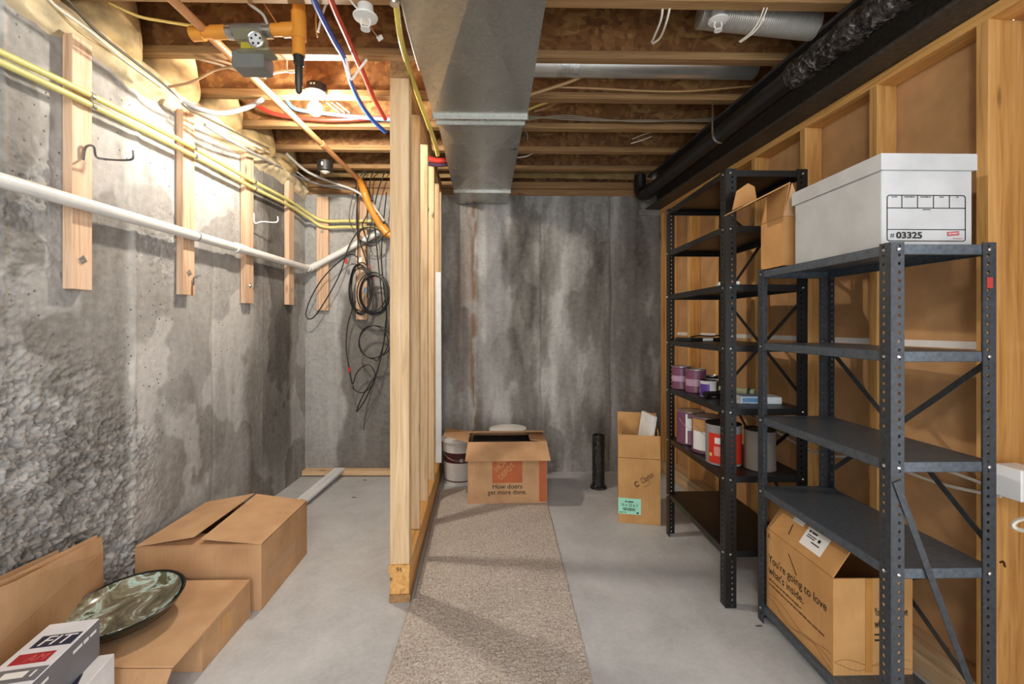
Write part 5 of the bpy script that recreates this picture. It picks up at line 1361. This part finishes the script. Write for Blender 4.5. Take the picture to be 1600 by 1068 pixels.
coax('long thin coax tail reaching lowest', [cl(603, 500), cl(598, 545), cl(586, 590), cl(570, 625), cl(557, 643), cl(566, 620), cl(584, 590)])
coax('straight coax tail beside the lowest one', [cl(605, 470), cl(600, 530), cl(590, 580), cl(578, 620), cl(572, 645), cl(568, 672)], 0.0035, plain('dark_grey_cable', '#3a3835', 0.5))
coax('coax drop running straight beside orange pipe', [cl(555, 262), cl(557, 300), cl(559, 350), cl(559, 420)])
coax('thin grey drop looping left of the orange pipe', [cl(556, 290), cl(548, 320), cl(546, 345), cl(556, 362), cl(566, 372)], 0.003, MATS['dark_grey_cable'])
coax('coax strand curving in front of orange pipe', [cl(563, 275), cl(576, 260), cl(592, 256), cl(602, 262)])
coax('coax strand dropping right of orange pipe', [cl(575, 300), cl(583, 330), cl(578, 360), cl(572, 390), cl(578, 430)])
for (u, v, m_, lb) in ((541, 408, RED, 'red wire tag at left of cable bundle'), (576, 418, plain('pink_tag', '#b0505a', 0.5), 'pink wire tag in middle of cable bundle'), (583, 432, plain('magenta_tag', '#9a4560', 0.5), 'magenta wire tag below the pink one'), (563, 406, PAPER, 'white wire tag in cable bundle'), (571, 453, plain('blue_tag', '#6d8fae', 0.5), 'blue wire tag inside the oval coil'), (546, 577, RED, 'red wire tag low on the hanging coax')):
    c = cl(u, v, YC - 0.008); o = MB().box(c - Vector((0.012, 0.003, 0.02)), c + Vector((0.012, 0.003, 0.02)), None).build('wire_tag', m_, bevel=0.002); tag(o, lb, 'tag')

# wire hooks on the blocks
STL = plain('wire_steel', '#77787a', 0.35, 0.7)
def hook(lb, pts, r=0.0035, m=STL): return line('wire_hook', lb, 'hook', pts, r, m, 8, 6)
hook('bent steel wire hook on the nearest timber block', [atX(130, 250, -1.695), atX(133, 232, -1.69), atX(140, 227, -1.685), atX(147, 230, -1.68), atX(150, 244, -1.67), atX(160, 248, -1.64), atX(190, 250, -1.62), atX(207, 248, -1.60), atX(208, 235, -1.60)], 0.0045)
hook('white wire hook on the third timber block', [atX(397, 333, -1.70), atX(398, 348, -1.69), atX(410, 346, -1.66), atX(432, 347, -1.62), atX(434, 338, -1.62)], 0.004, PAPER)
hook('bent nail on the second timber block', [atX(303, 445, -1.70), atX(303, 434, -1.69), atX(314, 430, -1.66)])
hook('bent nail low on the third timber block', [atX(396, 452, -1.70), atX(398, 448, -1.69), atX(406, 447, -1.66)])

# white board leaning among the partition studs
o = MB().plate([atY(681, 425, 3.70), atY(689, 425, 3.70), atY(690, 722, 3.70), atY(681, 722, 3.70)], 0.012).build('leaning_board', WHITE)
tag(o, 'narrow white board leaning between the rear partition studs', 'board')
# grooved OSB offcut / curled paper between top of studs
o = MB().tube([atY(664, 190, 3.2), atY(657, 230, 3.2), atY(660, 275, 3.2), atY(668, 330, 3.3)], 0.012, 8, 8).build('flexible_conduit', plain('tan_conduit', '#a8855a', 0.5), smooth=True)
tag(o, 'tan conduit curling down between the partition studs', 'conduit')
# cover scraps on the floor
for (u, v, lb) in ((570, 750, 'tiny dark chip on floor near the sole plate'), (553, 777, 'tiny dark chip on bare floor by primed board'), (1186, 978, 'small wire nail on floor before the shelves')):
    c = atZ(u, v, 0.0); o = MB().box(c + Vector((-0.014, -0.003, 0.0)), c + Vector((0.014, 0.004, 0.004))).build('floor_debris', plain('debris', '#4d4a45', 0.8), bevel=0.001); tag(o, lb, 'debris')

# prints, tapes and labels belong to the body they sit on
PRINTS = ('lettering', 'print', 'printed_line', 'printed_frame', 'logo_square', 'orange_stripe', 'size_label', 'barcode', 'label_band', 'price_tag',
          'label_text', 'paint_drip', 'packing_tape', 'logo_patch', 'stamp')
for o in list(bpy.data.objects):
    if o.parent is None:
        bodies = [c for c in o.children if c.name.split('.')[0] == 'body']
        if bodies:
            for c in list(o.children):
                if c.name.split('.')[0] in PRINTS: c.parent = bodies[0]
